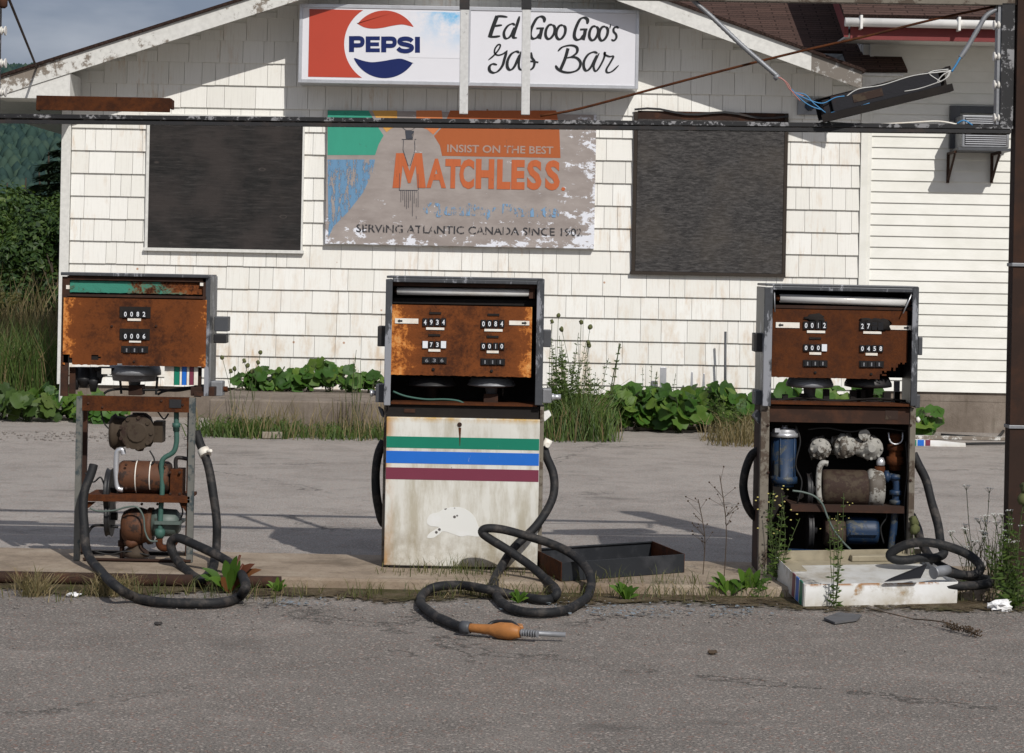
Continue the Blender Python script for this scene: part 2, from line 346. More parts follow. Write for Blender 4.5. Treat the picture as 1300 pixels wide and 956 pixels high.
# ------------------------------------------------------------------ mesh builder
ORG = {}
class MB:
    def __init__(s): s.v = []; s.f = []; s.m = []; s.s = []; s.mi = 0
    def face(s, idx, smooth=False): s.f.append(idx); s.m.append(s.mi); s.s.append(smooth)
    def box(s, x0, x1, y0, y1, z0, z1, rot=None, piv=None):
        if x0 > x1: x0, x1 = x1, x0
        if z0 > z1: z0, z1 = z1, z0
        vs = [Vector((x, y, z)) for x in (x0, x1) for y in (y0, y1) for z in (z0, z1)]
        if rot is not None:
            piv = Vector(piv) if piv is not None else Vector(((x0+x1)/2, (y0+y1)/2, (z0+z1)/2))
            vs = [rot @ (v-piv)+piv for v in vs]
        b = len(s.v); s.v += vs
        for q in ((0, 1, 3, 2), (4, 6, 7, 5), (0, 4, 5, 1), (2, 3, 7, 6), (0, 2, 6, 4), (1, 5, 7, 3)): s.face([b+k for k in q])
        return s
    def pbox(s, l, tp, r, bt, y0, y1):
        if (bt-tp) < .2*(r-l):
            xm = l+.3*(r-l); return s.box(P(l, tp, y0).x, P(r, bt, y0).x, y0, y1, P(xm, bt, y0).z, P(xm, tp, y0).z)
        a = P(l, tp, y0); c = P(r, bt, y0); return s.box(a.x, c.x, y0, y1, c.z, a.z)
    def beam(s, a, b, w, d, up=Vector((0, 0, 1))):
        a, b = Vector(a), Vector(b); t_ = (b-a).normalized(); sd = t_.cross(up).normalized()
        if sd.length < .1: sd = Vector((1, 0, 0))
        u = sd.cross(t_).normalized(); k = len(s.v)
        for p in (a, b):
            for i_, j_ in ((-1, -1), (1, -1), (1, 1), (-1, 1)): s.v.append(p+sd*(i_*d/2)+u*(j_*w/2))
        for q in ((3, 2, 1, 0), (4, 5, 6, 7), (0, 1, 5, 4), (1, 2, 6, 5), (2, 3, 7, 6), (3, 0, 4, 7)): s.face([k+i_ for i_ in q])
        return s
    def prism(s, poly, y0, y1):
        """poly: list of (x,z), counter-clockwise seen from -Y"""
        n = len(poly); b = len(s.v)
        s.v += [Vector((x, y0, z)) for x, z in poly]+[Vector((x, y1, z)) for x, z in poly]
        s.face(list(range(b, b+n))); s.face(list(range(b+2*n-1, b+n-1, -1)))
        for i_ in range(n):
            j_ = (i_+1) % n; s.face([b+i_, b+n+i_, b+n+j_, b+j_])
        return s
    def tube(s, pts, r, seg=10, r1=None, caps=True):
        pts = [Vector(p) for p in pts]; n = len(pts); b = len(s.v)
        t0 = (pts[1]-pts[0]).normalized(); u = t0.orthogonal().normalized()
        for i_, p in enumerate(pts):
            tt = (pts[min(i_+1, n-1)]-pts[max(i_-1, 0)]).normalized()
            u = (u-tt*u.dot(tt)).normalized(); w = tt.cross(u)
            rr = r[i_] if isinstance(r, list) else (r if r1 is None else r+(r1-r)*i_/(n-1))
            for k in range(seg):
                a = 2*math.pi*k/seg; s.v.append(p+(u*math.cos(a)+w*math.sin(a))*rr)
        for i_ in range(n-1):
            for k in range(seg):
                k2 = (k+1) % seg; s.face([b+i_*seg+k, b+i_*seg+k2, b+(i_+1)*seg+k2, b+(i_+1)*seg+k], True)
        if caps:
            s.face([b+k for k in range(seg)][::-1]); s.face([b+(n-1)*seg+k for k in range(seg)])
        return s
    def cyl(s, a, b, r, seg=20, r1=None): return s.tube([a, b], r, seg, r1)
    def lathe(s, a, axis, prof, seg=24):
        """prof: list of (t along axis, radius)"""
        a = Vector(a); ax = Vector(axis).normalized(); u = ax.orthogonal().normalized(); w = ax.cross(u); b = len(s.v)
        for tt, rr in prof:
            for k in range(seg):
                an = 2*math.pi*k/seg; s.v.append(a+ax*tt+(u*math.cos(an)+w*math.sin(an))*max(rr, .0004))
        for i_ in range(len(prof)-1):
            sm = abs(prof[i_][1]-prof[i_+1][1]) < abs(prof[i_][0]-prof[i_+1][0])*3
            for k in range(seg):
                k2 = (k+1) % seg; s.face([b+i_*seg+k, b+i_*seg+k2, b+(i_+1)*seg+k2, b+(i_+1)*seg+k], sm)
        s.face([b+k for k in range(seg)][::-1]); s.face([b+(len(prof)-1)*seg+k for k in range(seg)])
        return s
    def ribbon(s, pts, widths, y, cl=False):
        """flat pen stroke in the XZ plane at depth y"""
        b = len(s.v); n = len(pts)
        for i_ in range(n):
            p = pts[i_]; d = (Vector(pts[min(i_+1, n-1)])-Vector(pts[max(i_-1, 0)]))
            if d.length == 0: d = Vector((1, 0))
            d.normalize(); nn = Vector((-d.y, d.x))*widths[i_]/2
            s.v.append(Vector((p[0]+nn.x, y, p[1]+nn.y))); s.v.append(Vector((p[0]-nn.x, y, p[1]-nn.y)))
        for i_ in range(n-1): s.face([b+2*i_, b+2*i_+1, b+2*i_+3, b+2*i_+2])
        return s
    def blob(s, c, r, sq=(1, 1, 1), amp=.15, seg=14, seed=0):
        c = Vector(c); b = len(s.v); rings = seg//2
        for i_ in range(rings+1):
            th = math.pi*i_/rings
            for k in range(seg):
                ph = 2*math.pi*k/seg; d = Vector((math.sin(th)*math.cos(ph), math.sin(th)*math.sin(ph), math.cos(th)))
                rr = r*(1+amp*2*noise.noise(d*2.3+Vector((seed*3.7, 0, 0))))
                s.v.append(c+Vector((d.x*sq[0], d.y*sq[1], d.z*sq[2]))*rr)
        for i_ in range(rings):
            for k in range(seg):
                k2 = (k+1) % seg; s.face([b+i_*seg+k, b+(i_+1)*seg+k, b+(i_+1)*seg+k2, b+i_*seg+k2], True)
        return s
    def build(s, name, mats, parent=None, bevel=0, label=None):
        mats = mats if isinstance(mats, (list, tuple)) else [mats]
        org = ORG.get(parent.name, Vector((0, 0, 0))) if parent else Vector((0, 0, 0))
        me = D.meshes.new(name); me.from_pydata([v-org for v in s.v], [], s.f)
        for m_ in mats: me.materials.append(M[m_] if isinstance(m_, str) else m_)
        me.polygons.foreach_set('material_index', s.m); me.polygons.foreach_set('use_smooth', s.s); me.validate(); me.update()
        o = D.objects.new(name, me); col.objects.link(o)
        if parent: o.parent = parent
        ORG[o.name] = org
        if bevel:
            bm_ = o.modifiers.new('bevel', 'BEVEL'); bm_.width = bevel; bm_.segments = 2; bm_.limit_method = 'ANGLE'; bm_.angle_limit = math.radians(40)
        if label: o['label'] = label
        return o
def thing(name, loc, label, cat, group=None):
    o = D.objects.new(name, None); col.objects.link(o); o.location = loc; o['label'] = label; o['category'] = cat
    o.empty_display_size = .1
    if group: o['group'] = group
    ORG[o.name] = Vector(loc); return o
def tag(o, label, cat, group=None, kind=None):
    o['label'] = label; o['category'] = cat
    if group: o['group'] = group
    if kind: o['kind'] = kind
    return o
def struct(o): o['kind'] = 'structure'; return o
def smooth(pts, k=6):
    pts = [Vector(p) for p in pts]; out = []
    q = [pts[0]]+pts+[pts[-1]]
    for i_ in range(1, len(q)-2):
        a, b, c_, d = q[i_-1], q[i_], q[i_+1], q[i_+2]
        for j_ in range(k):
            t_ = j_/k
            out.append(.5*((2*b)+(c_-a)*t_+(2*a-5*b+4*c_-d)*t_*t_+(3*b-a-3*c_+d)*t_**3))
    out.append(pts[-1]); return out
_tc = {}
def glyphs(txt, bold=0.0):
    key = (txt, bold)
    if key in _tc: return _tc[key]
    cu = D.curves.new('t', 'FONT'); cu.body = txt; cu.offset = bold; cu.resolution_u = 3
    ob = D.objects.new('t', cu); col.objects.link(ob)
    dg = bpy.context.evaluated_depsgraph_get(); me = D.meshes.new_from_object(ob.evaluated_get(dg))
    vs = [(v.co.x, v.co.y) for v in me.vertices]; fs = [list(p.vertices) for p in me.polygons]
    D.objects.remove(ob); D.curves.remove(cu); D.meshes.remove(me); _tc[key] = (vs, fs); return vs, fs
def put_text(mb, txt, a, b, y, bold=0.0):
    """fit text between world corners a (top left) and b (bottom right) on the plane y"""
    vs, fs = glyphs(txt, bold)
    x0 = min(v[0] for v in vs); x1 = max(v[0] for v in vs); z0 = min(v[1] for v in vs); z1 = max(v[1] for v in vs)
    k = len(mb.v)
    for x, z_ in vs:
        mb.v.append(Vector((a.x+(x-x0)/(x1-x0)*(b.x-a.x), y, b.z+(z_-z0)/(z1-z0)*(a.z-b.z))))
    for f_ in fs: mb.face([k+i_ for i_ in f_])
def rotx(a): return Matrix.Rotation(a, 3, 'X')
def roty(a): return Matrix.Rotation(a, 3, 'Y')
def rotz(a): return Matrix.Rotation(a, 3, 'Z')

# ------------------------------------------------------------------ camera, light, sky
cam = D.cameras.new('camera'); co_ = D.objects.new('camera', cam); col.objects.link(co_); scene.camera = co_
co_.location = (0, 0, H); co_.rotation_mode = 'QUATERNION'
co_.rotation_quaternion = (Matrix.Rotation(math.radians(90), 3, 'X') @ Matrix.Rotation(ROLL, 3, 'Z')).to_quaternion()
cam.sensor_width = 36; cam.lens = F/1300*36; cam.clip_end = 6000; cam.clip_start = .1
cam.shift_y = -138/1300
cam.dof.use_dof = False
SUN = Vector((-.45, 1, -.92)).normalized()
sl = D.lights.new('sun', 'SUN'); so = D.objects.new('sun', sl); col.objects.link(so)
sl.energy = 3.6; sl.angle = math.radians(.5); sl.color = (1, .96, .90)
so.rotation_mode = 'QUATERNION'; so.rotation_quaternion = SUN.to_track_quat('-Z', 'Y'); so.location = (5, -10, 12)
w = D.worlds.new('World'); scene.world = w; w.use_nodes = True
wt = w.node_tree; bg = wt.nodes['Background']; bg.inputs[1].default_value = .09
sk = wt.nodes.new('ShaderNodeTexSky'); sk.sky_type = 'NISHITA'; sk.sun_disc = False
sk.sun_elevation = math.asin(-SUN.z); sk.sun_rotation = math.atan2(-SUN.x, -SUN.y); sk.dust_density = 2.0
tc = wt.nodes.new('ShaderNodeTexCoord'); mp = wt.nodes.new('ShaderNodeMapping'); mp.inputs['Scale'].default_value = (2.2, 2.2, 7)
nz = wt.nodes.new('ShaderNodeTexNoise'); nz.inputs['Scale'].default_value = 2.0; nz.inputs['Detail'].default_value = 6
wt.links.new(tc.outputs['Generated'], mp.inputs[0]); wt.links.new(mp.outputs[0], nz.inputs['Vector'])
cr_ = wt.nodes.new('ShaderNodeValToRGB'); cr_.color_ramp.elements[0].position = .40; cr_.color_ramp.elements[1].position = .60
cr_.color_ramp.elements[0].color = (2.1, 2.45, 3.4, 1); cr_.color_ramp.elements[1].color = (5.6, 5.8, 6.5, 1)
wt.links.new(nz.outputs[0], cr_.inputs[0])
mx_ = wt.nodes.new('ShaderNodeMix'); mx_.data_type = 'RGBA'; mx_.inputs[0].default_value = .82
wt.links.new(sk.outputs[0], mx_.inputs[6]); wt.links.new(cr_.outputs[0], mx_.inputs[7]); wt.links.new(mx_.outputs[2], bg.inputs[0])
scene.view_settings.view_transform = 'Standard'; scene.view_settings.look = 'None'; scene.view_settings.exposure = 0

# ------------------------------------------------------------------ ground
mb = MB(); n_ = 2; mb.v += [Vector(v) for v in ((-2500, -200, -.02), (2500, -200, -.02), (2500, 3500, -.02), (-2500, 3500, -.02))]; mb.face([0, 1, 2, 3])
struct(mb.build('ground', 'field'))
mb = MB(); mb.v += [Vector(v) for v in ((-40, 1, 0), (40, 1, 0), (40, 22.3, 0), (-40, 22.3, 0))]; mb.face([0, 1, 2, 3])
struct(mb.build('asphalt_lot', 'asphalt'))
# dirt against the island, ragged edge
mb = MB(); xs = [-4.5+.06*i_ for i_ in range(145)]; b_ = 0
for x in xs:
    yf = 10.19+.10*noise.noise(Vector((x*1.1, 3, 0)))+.05*noise.noise(Vector((x*6, 0, 0)))+(.12 if x < -2.2 else 0)
    mb.v += [Vector((x, 9.75, .004)), Vector((x, 10.53, .010))]
for i_ in range(len(xs)-1): mb.face([2*i_, 2*i_+2, 2*i_+3, 2*i_+1])
struct(mb.build('dirt', 'dirt'))
# island slab with worn, uneven edge
mb = MB()
nx, xs = 120, []
for i_ in range(nx+1):
    x = -4.6+8.3*i_/nx
    e0 = .012*noise.noise(Vector((x*4, 0, 0))); e1 = .02*noise.noise(Vector((x*3, 5, 0)))
    mb.v += [Vector((x, 10.545+e0, -.01)), Vector((x, 10.55+e0, .04)), Vector((x, 10.575+e0, .05)), Vector((x, 11.45+e1, .05)), Vector((x, 11.48+e1, .035)), Vector((x, 11.49+e1, -.01))]
for i_ in range(nx):
    for k in range(5): a = i_*6+k; mb.face([a, a+6, a+7, a+1])
mb.face([0, 1, 2, 3, 4, 5]); mb.face([nx*6+k for k in (5, 4, 3, 2, 1, 0)])
struct(mb.build('pump_island', 'concrete'))
# hills
def hill(name, x0, x1, y0, ridge, depth, f_):
    mb = MB(); nx, ny = 130, 26
    for j_ in range(ny+1):
        for i_ in range(nx+1):
            x = x0+(x1-x0)*i_/nx; tt = j_/ny; y = y0+depth*tt
            s_ = math.sin(min(tt*1.25, 1)*math.pi/2)
            mb.v.append(Vector((x, y, -1+s_*(f_(x)*ridge+6*noise.noise(Vector((x*.02, y*.02, 0)))+22*noise.noise(Vector((x*.004, y*.004, 4)))))))
    for j_ in range(ny):
        for i_ in range(nx): a = j_*(nx+1)+i_; mb.face([a, a+1, a+nx+2, a+nx+1], True)
    return struct(mb.build(name, 'hill'))
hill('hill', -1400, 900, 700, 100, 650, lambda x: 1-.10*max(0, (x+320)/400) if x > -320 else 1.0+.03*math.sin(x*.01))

t = NT('forest_crowns'); i_ = t.island()
c = t.ramp(i_, [(0, (.018, .040, .030)), (.5, (.032, .062, .042)), (1, (.055, .088, .050))])
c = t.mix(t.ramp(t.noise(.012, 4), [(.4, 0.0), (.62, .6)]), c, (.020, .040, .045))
M['crowns'] = t.done(t.mix(.26, c, (.045, .068, .080)), 1.0, 0, 0)  # crowns tinted blue-grey, the air haze put into their colour
rf = random.Random(5); mb = MB(); hm = D.objects['hill'].data; nxh = 131
def hz(x, y):
    i0 = int((x+1400)/2300*130); j0 = int((y-700)/650*26)
    if not (0 <= i0 < 130 and 0 <= j0 < 26): return -1
    fx = (x+1400)/2300*130-i0; fy = (y-700)/650*26-j0; g_ = lambda a, b: hm.vertices[b*nxh+a].co.z
    return (g_(i0, j0)*(1-fx)+g_(i0+1, j0)*fx)*(1-fy)+(g_(i0, j0+1)*(1-fx)+g_(i0+1, j0+1)*fx)*fy
for _ in range(15000):
    y = rf.uniform(705, 1300); x = rf.uniform(-.27*y-10, -.165*y); z = hz(x, y)-.5; r_ = rf.uniform(1.2, 3.2); hh_ = r_*rf.choice((1.3, 1.5, 2.4)); k = len(mb.v)
    for (zf, rf_) in ((0, .9), (.4, 1.0), (.75, .6)):
        for q in range(6): a = q*1.047+rf.random()*.5; mb.v.append(Vector((x+math.cos(a)*r_*rf_*rf.uniform(.8, 1.1), y+math.sin(a)*r_*rf_, z+hh_*zf)))
    mb.v.append(Vector((x, y, z+hh_)))
    for lv in range(2):
        for q in range(6): mb.face([k+lv*6+q, k+lv*6+(q+1) % 6, k+lv*6+6+(q+1) % 6, k+lv*6+6+q], True)
    for q in range(6): mb.face([k+12+q, k+12+(q+1) % 6, k+18], True)
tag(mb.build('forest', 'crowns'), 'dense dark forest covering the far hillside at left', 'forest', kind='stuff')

# ------------------------------------------------------------------ building
YW = 22.0; YF = 21.43
B = thing('store_building', (-.475, 22, 0), 'white shingled gable-front store with two boarded windows and a clapboard wing', 'building')
XL = P(82, 150, YW).x; XR = P(1100, 150, YW).x; XC = -.475; WB = .30; SL = .34
def rake(x): return 4.50-SL*abs(x-XC)          # underside of the rake board
# sheathing: front, sides
mb = MB(); top = rake(XC)+.12
mb.prism([(XL+.02, .3), (XR-.02, .3), (XR-.02, rake(XR)+.14), (XC, top), (XL+.02, rake(XL)+.14)], YW+.012, YW+.10)
mb.box(XL+.02, XL+.10, YW+.10, 31, .3, rake(XL)+.12); mb.box(XR-.1, XR-.02, YW+.10, 31, .3, rake(XR)+.12)
mb.build('sheathing', 'siding', B)
# shingles of the gable wall
holes = []
def hole(l, tp, r, bt): a = P(l, tp, YW); c_ = P(r, bt, YW); holes.append((a.x, c_.x, c_.z, a.z))
mb = MB(); rr = random.Random(3)
course = .2165; z0s = [.30]+[.386+course*k for k in range(0, 21)]
for ci in range(len(z0s)-1):
    za, zb = z0s[ci], z0s[ci+1]+.012
    x = XL+.075
    drift = .006*rr.uniform(-1, 1)
    while x < XR-.06:
        wd = rr.choice((.10, .13, .15, .17, .2, .22, .25, .3)); x2 = min(x+wd, XR-.055)
        if XR-.055-x2 < .05: x2 = XR-.055
        zt = min(zb, min(rake(x), rake(x2))+.10)
        if zt > za+.02:
            d0 = .021+.003*rr.random(); g = .0035; dz = drift*.4+rr.uniform(-.001, .001)*(1 if rr.random() < .93 else 4)
            k = len(mb.v)
            for xx in (x+g/2, x2-g/2):
                mb.v += [Vector((xx, YW-d0, za+dz)), Vector((xx, YW+.010, za+dz)), Vector((xx, YW-.002, zt)), Vector((xx, YW+.010, zt))]
            for q in ((0, 4, 6, 2), (1, 3, 7, 5), (0, 1, 5, 4), (0, 2, 3, 1), (4, 5, 7, 6), (2, 6, 7, 3)): mb.face([k+i_ for i_ in q])
        x = x2
mb.build('shingle_cladding', 'shingle', B)
mb = MB(); mb.box(XL-.02, XL+.07, YW-.034, YW+.05, .30, rake(XL)+.04); mb.build('corner_board', 'white_trim', B, .003)
mb = MB(); mb.box(XR-.052, XR+.02, YW-.034, YW+.02, .386, rake(XR)+.04)
mb.build('corner_board', 'siding', B, .003)
mb = MB(); mb.box(XL+.03, XR+3.2, YW+.016, YW+.3, -.02, .298); mb.box(XR, XR+3.2, YW+.012, YW+.09, .298, .386); mb.build('foundation', 'foundation', B)
# rake boards and roof
XE = -5.35; XRE = P(1094, 106, YF).x
def rake_board(xa, xb, h0, h1, y0, y1, m_, name):
    mb = MB(); n = 16
    for i_ in range(n):
        xa_, xb_ = xa+(xb-xa)*i_/n, xa+(xb-xa)*(i_+1)/n
        if xa_ > xb_: xa_, xb_ = xb_, xa_
        mb.prism([(xa_, rake(xa_)+h0), (xb_, rake(xb_)+h0), (xb_, rake(xb_)+h1), (xa_, rake(xa_)+h1)], y0, y1)
    return mb.build(name, m_, B)
xk = P(1030, 60, YF).x
rake_board(XE, XC, 0, .165, YF-.02, YF+.012, 'white_trim_worn', 'rake_board')
rake_board(XC, xk, 0, .165, YF-.02, YF+.012, 'white_trim', 'rake_board')
rake_board(xk, XRE, 0, .165, YF-.018, YF+.012, 'white_trim_grey', 'rake_board')
mb = MB()
for sa, sb in ((XE-.04, XC), (XC, XRE+.03)):
    mb.prism([(sa, rake(sa)+.167), (sb, rake(sb)+.167), (sb, rake(sb)+.195), (sa, rake(sa)+.195)], YF-.05, 31.3)
mb.build('roof', 'roof', B)
mb = MB()
for sa, sb in ((XE, XC), (XC, XRE)):
    mb.prism([(sa, rake(sa)+.13), (sb, rake(sb)+.13), (sb, rake(sb)+.16), (sa, rake(sa)+.16)], YF+.014, 31.2)
mb.build('soffit', 'white_trim', B)
# boxed eave return at the left corner
zr = P(60, 125, YF).z
mb = MB(); xa_, xb_ = XE+.05, P(89, 110, YF).x
mb.prism([(xa_, zr), (xb_, zr), (xb_, rake(xb_)-.002), (max(xa_, XC-(4.50-zr)/SL), zr+.002)][:4], YF-.006, YF+.012)
mb.box(XC-(4.50-zr)/SL, xb_, YF+.014, YW-.03, zr, zr+.02); mb.box(xb_-.03, xb_, YF+.014, YW-.03, zr+.022, rake(xb_)); mb.build('eave_return', 'white_trim', B)
# wing to the right
XW = 7.2; zge = P(1150, 46, 21.2).z; yE = 21.15
mb = MB(); z = .386; k_ = 0
while z < zge+.1:
    k = len(mb.v); a_ = XR+.055; zt = z+.1085; dd = .016
    for xx in (a_, XW): mb.v += [Vector((xx, YW-dd, z)), Vector((xx, YW+.012, z)), Vector((xx, YW-.001, zt)), Vector((xx, YW+.012, zt))]
    for q in ((0, 4, 6, 2), (1, 3, 7, 5), (0, 1, 5, 4), (0, 2, 3, 1), (4, 5, 7, 6), (2, 6, 7, 3)): mb.face([k+i_ for i_ in q])
    z += .1065
mb.build('clapboard_cladding', 'siding', B)
mb = MB(); mb.box(XR+.021, XR+.055, YW-.022, YW+.02, .386, zge); mb.build('corner_board', 'siding', B, .002)
mb = MB(); xg = P(1096, 90, YW).x
mb.box(xg, XW, YW+.02, YW+.1, .386, zge); mb.prism([(XW-.1, .3), (XW, .3), (XW, zge), (XW-.1, zge)], YW+.1, 31)
# left gable end of the wing above the lower roof, boards as steps
for i_ in range(26):
    z_ = zge-.75+i_*.11
    yy = max(YW+.1, YW-.2+(z_-zge-.1)/.5)
    mb.box(xg-.012-.004*(i_ % 2), xg, yy, 27, z_, z_+.105)
mb.build('wing_wall', 'siding', B)
PW = .50
def slab(mb, x0, x1, y0, z0, y1, z1, th):
    k = len(mb.v)
    for x in (x0, x1): mb.v += [Vector((x, y0, z0)), Vector((x, y1, z1)), Vector((x, y1, z1+th)), Vector((x, y0, z0+th))]
    for q in ((0, 1, 2, 3), (7, 6, 5, 4), (0, 4, 5, 1), (3, 2, 6, 7), (0, 3, 7, 4), (1, 5, 6, 2)): mb.face([k+i_ for i_ in q])
def roof_part(name, x0, x1, y0, z0, L_, slope):
    """built flat in its own frame so the shingle courses follow the slope"""
    me_mb = MB(); a = math.atan(slope); me_mb.box(0, x1-x0, 0, L_, 0, .03)
    o = me_mb.build(name, 'roof'); o.parent = B
    o.location = Vector((x0, y0, z0))-ORG[B.name]; o.rotation_euler = (a, 0, 0); return o
roof_part('wing_roof', xg-.32, XW+.3, yE, zge+.16, 6.0, PW)
mb = MB(); mb.box(xg-.25, XW+.3, yE+.03, yE+.055, zge-.04, zge+.165)
slab(mb, xg-.31, xg-.27, yE+.03, zge-.02, yE+5.5, zge-.02+5.47*PW, .17); mb.build('fascia', 'barn_red', B)
mb = MB(); mb.box(xg-.26, XW+.3, yE+.056, YW-.03, zge+.0, zge+.018); mb.build('soffit', 'siding', B)
# gutter: half round with brackets
mb = MB(); xa_ = P(1072, 28, yE).x; zg = P(1072, 28, yE-.03).z
mb.tube([(xa_, yE-.035, zg), (XW+.3, yE-.035, zg+.0)], .041, 14); gut = mb.build('gutter', 'gutter_white', B)
for px in (1092, 1216):
    xx = P(px, 30, yE).x; m2 = MB(); m2.box(xx-.012, xx+.012, yE-.09, yE+.02, zg-.065, zg+.062); m2.build('gutter_bracket', 'gutter_white', gut, .004)
# lower roof piece beside the rake
ya, za = 21.65, P(1120, 92, 21.65).z
roof_part('lower_roof', P(1078, 90, ya).x, P(1152, 92, ya).x, ya, za, 1.2, PW*.9)
roof_part('lower_roof', P(700, 90, ya).x, P(1094, 92, ya).x-.002, YW+.12, za+(YW+.12-ya)*PW*.9+.002, 4.6, PW*.9)
mb = MB(); mb.box(P(1093, 90, ya).x, P(1148, 92, ya).x, ya+.02, YW-.03, za-.03, za-.004); mb.prism([(P(1096, 122, ya).x, P(1096, 112, ya).z), (P(1146, 97, ya).x, za-.034), (P(1096, 97, ya).x, za-.034)], ya+.05, ya+.07); mb.build('lower_soffit', 'white_trim', B)
# boarded windows
wn = MB(); a = P(187, 148, YW-.03); c_ = P(384, 322, YW-.03)
x0, x1, z0, z1 = a.x, c_.x, c_.z, a.z
wn.box(x0, x0+.028, YW-.05, YW-.01, z0+.03, z1).box(x1-.018, x1, YW-.05, YW-.01, z0+.03, z1).box(x0-.01, x1+.012, YW-.062, YW-.01, z0, z0+.03).box(x0, x1, YW-.05, YW-.01, z1, z1+.03)
wf = wn.build('window', 'white_trim', B, .002, label='window with a white frame boarded up with nearly black plywood')
mb = MB(); mb.box(x0+.03, x1-.02, YW-.042, YW-.012, z0+.032, z1-.002); mb.build('plywood_sheet', 'plywood', wf, .002)
a = P(805, 150, YW-.03); c_ = P(997, 348, YW-.03); x0, x1, z0, z1 = a.x, c_.x, c_.z, P(805, 138, YW).z
wn = MB(); wn.box(x0, x0+.035, YW-.05, YW-.01, z0, z1-.03).box(x1-.035, x1, YW-.05, YW-.01, z0, z1-.02).box(x0-.01, x1, YW-.055, YW-.01, z0-.03, z0)
wf = wn.build('window', 'dark_wood', B, .003, label='window with a dark frame boarded up with grey plywood')
mb = MB(); mb.box(x0+.037, x1-.037, YW-.047, YW-.012, z0+.002, z1-.10); mb.build('plywood_sheet', 'plywood_grey', wf, .002)
mb = MB(); mb.box(x0+.037, x1-.037, YW-.035, YW-.012, z1-.099, z1-.02); mb.build('top_rail', 'dark_rust', wf)
mb = MB(); pts = [(x0+.0+(x1-x0)*i_/12, z1-.022+.02*math.sin(i_*1.1)-.004*i_) for i_ in range(13)]
mb.prism([(p[0], p[1]) for p in pts]+[(p[0], p[1]+.02) for p in pts[::-1]], YW-.06, YW-.052); mb.build('torn_flashing', 'black_metal', wf)
# blue box under the rake (small electrical box)
mb = MB(); mb.pbox(1013, 124, 1046, 146, YW-.06, YW-.018); t_ = tag(mb.build('electrical_box', 'aluminium_dull', None, .004), 'small grey electrical box on the shingles behind the hanging ballast tray', 'electrical box')
mb = MB(); mb.blob(P(1028, 135, YW-.07), .045, (1, .3, 1)); mb.build('cap', 'blue_paint', t_)

# walkway slab in front of the wall
mb = MB(); xa_, xb_ = P(266, 500, 20.1).x, P(672, 500, 20.1).x
mb.box(xa_, xb_, 20.1, YW+.01, -.02, .297)
struct(mb.build('walkway', 'foundation', None, .015))

# ------------------------------------------------------------------ air conditioner
AC = thing('air_conditioner', (P(1246, 165, YW).x, YW, P(1246, 190, YW).z), 'grey window air conditioner on two brackets high on the clapboard wing', 'air conditioner')
a = P(1222, 146, YW-.42); c_ = P(1281, 188, YW-.42)
mb = MB(); mb.box(a.x, c_.x, YW-.42, YW-.02, c_.z, a.z); mb.build('casing', 'aluminium_dull', AC, .008)
mb = MB()
for i_ in range(13):
    z_ = c_.z+.03+i_*(a.z-c_.z-.05)/13; mb.box(a.x+.03, c_.x-.03, YW-.432, YW-.421, z_, z_+.009)
mb.build('grille', 'aluminium', AC)
mb = MB(); mb.box(a.x+.025, c_.x-.025, YW-.4235, YW-.4205, c_.z+.025, a.z-.02); mb.build('coil', 'black_metal', AC)
a2 = P(1206, 134, YW-.05); c2 = P(1276, 190, YW-.05)
mb = MB(); mb.box(a2.x, a2.x+.10, YW-.07, YW-.018, c2.z, a2.z).box(c2.x-.03, c2.x+.02, YW-.07, YW-.018, c2.z, a2.z).box(a2.x+.10, c2.x-.03, YW-.07, YW-.018, a2.z-.07, a2.z); mb.build('window_surround', 'bracket_grey', AC, .003)
mb = MB(); mb.box(a.x-.04, c_.x+.03, YW-.44, YW-.02, c_.z-.03, c_.z-.004); mb.build('tray', 'bracket_grey', AC, .003)
for px in (1208, 1264):
    x = P(px, 200, YW-.2).x; zb = P(px, 232, YW-.1).z
    mb = MB(); mb.box(x-.012, x+.012, YW-.05, YW-.018, zb, c_.z-.032).box(x-.011, x+.011, YW-.40, YW-.052, c_.z-.055, c_.z-.032).beam((x, YW-.06, zb+.03), (x, YW-.36, c_.z-.06), .02, .018); mb.build('bracket', 'dark_rust', AC)

# ------------------------------------------------------------------ lightbox sign
YS = 21.62
SG = thing('lightbox_sign', (P(595, 105, YS).x, YS, P(595, 110, YS).z), 'white lightbox sign with red and blue roundel and black script lettering', 'sign')
a = P(380.5, 3, YS); c_ = P(810, 115, YS)
# follow the slope the sign hangs at: almost level
sx0, sx1, sz0, sz1 = a.x, c_.x, P(595, 109, YS).z, P(595, 8.5, YS).z
mb = MB(); mb.box(sx0, sx1, YS+.012, YW-.03, sz0, sz1); mb.build('box', 'aluminium', SG, .004)
mb = MB()
for q in ((sx0, sx0+.03, sz0, sz1), (sx1-.03, sx1, sz0, sz1), (sx0+.03, sx1-.03, sz0, sz0+.035), (sx0+.03, sx1-.03, sz1-.035, sz1)):
    mb.box(q[0], q[1], YS-.006, YS+.011, q[2], q[3])
xm0, xm1 = P(583, 50, YS).x+.045, P(597, 50, YS).x
mb.box(xm0, xm1, YS-.006, YS+.011, sz0+.036, sz1-.036); mb.build('frame', 'aluminium', SG, .003)
mb = MB(); mb.box(sx0+.031, xm0-.001, YS+.002, YS+.010, sz0+.036, sz1-.036); mb.build('face_panel', 'sign_white', SG)
mb = MB(); mb.box(xm1+.001, sx1-.031, YS+.002, YS+.010, sz0+.036, sz1-.036); mb.build('face_panel', 'sign_white', SG)
def Z1(x, y):                                             # left half: measured off a 5.652x enlargement
    p = P(375+x/5.652, y/5.652, YS); return (p.x, p.z)
ys = YS
cx, cz = Z1(640, 318); rad = abs(Z1(640, 75)[1]-cz); rad2 = abs(Z1(350, 318)[0]-cx)
mb = MB()
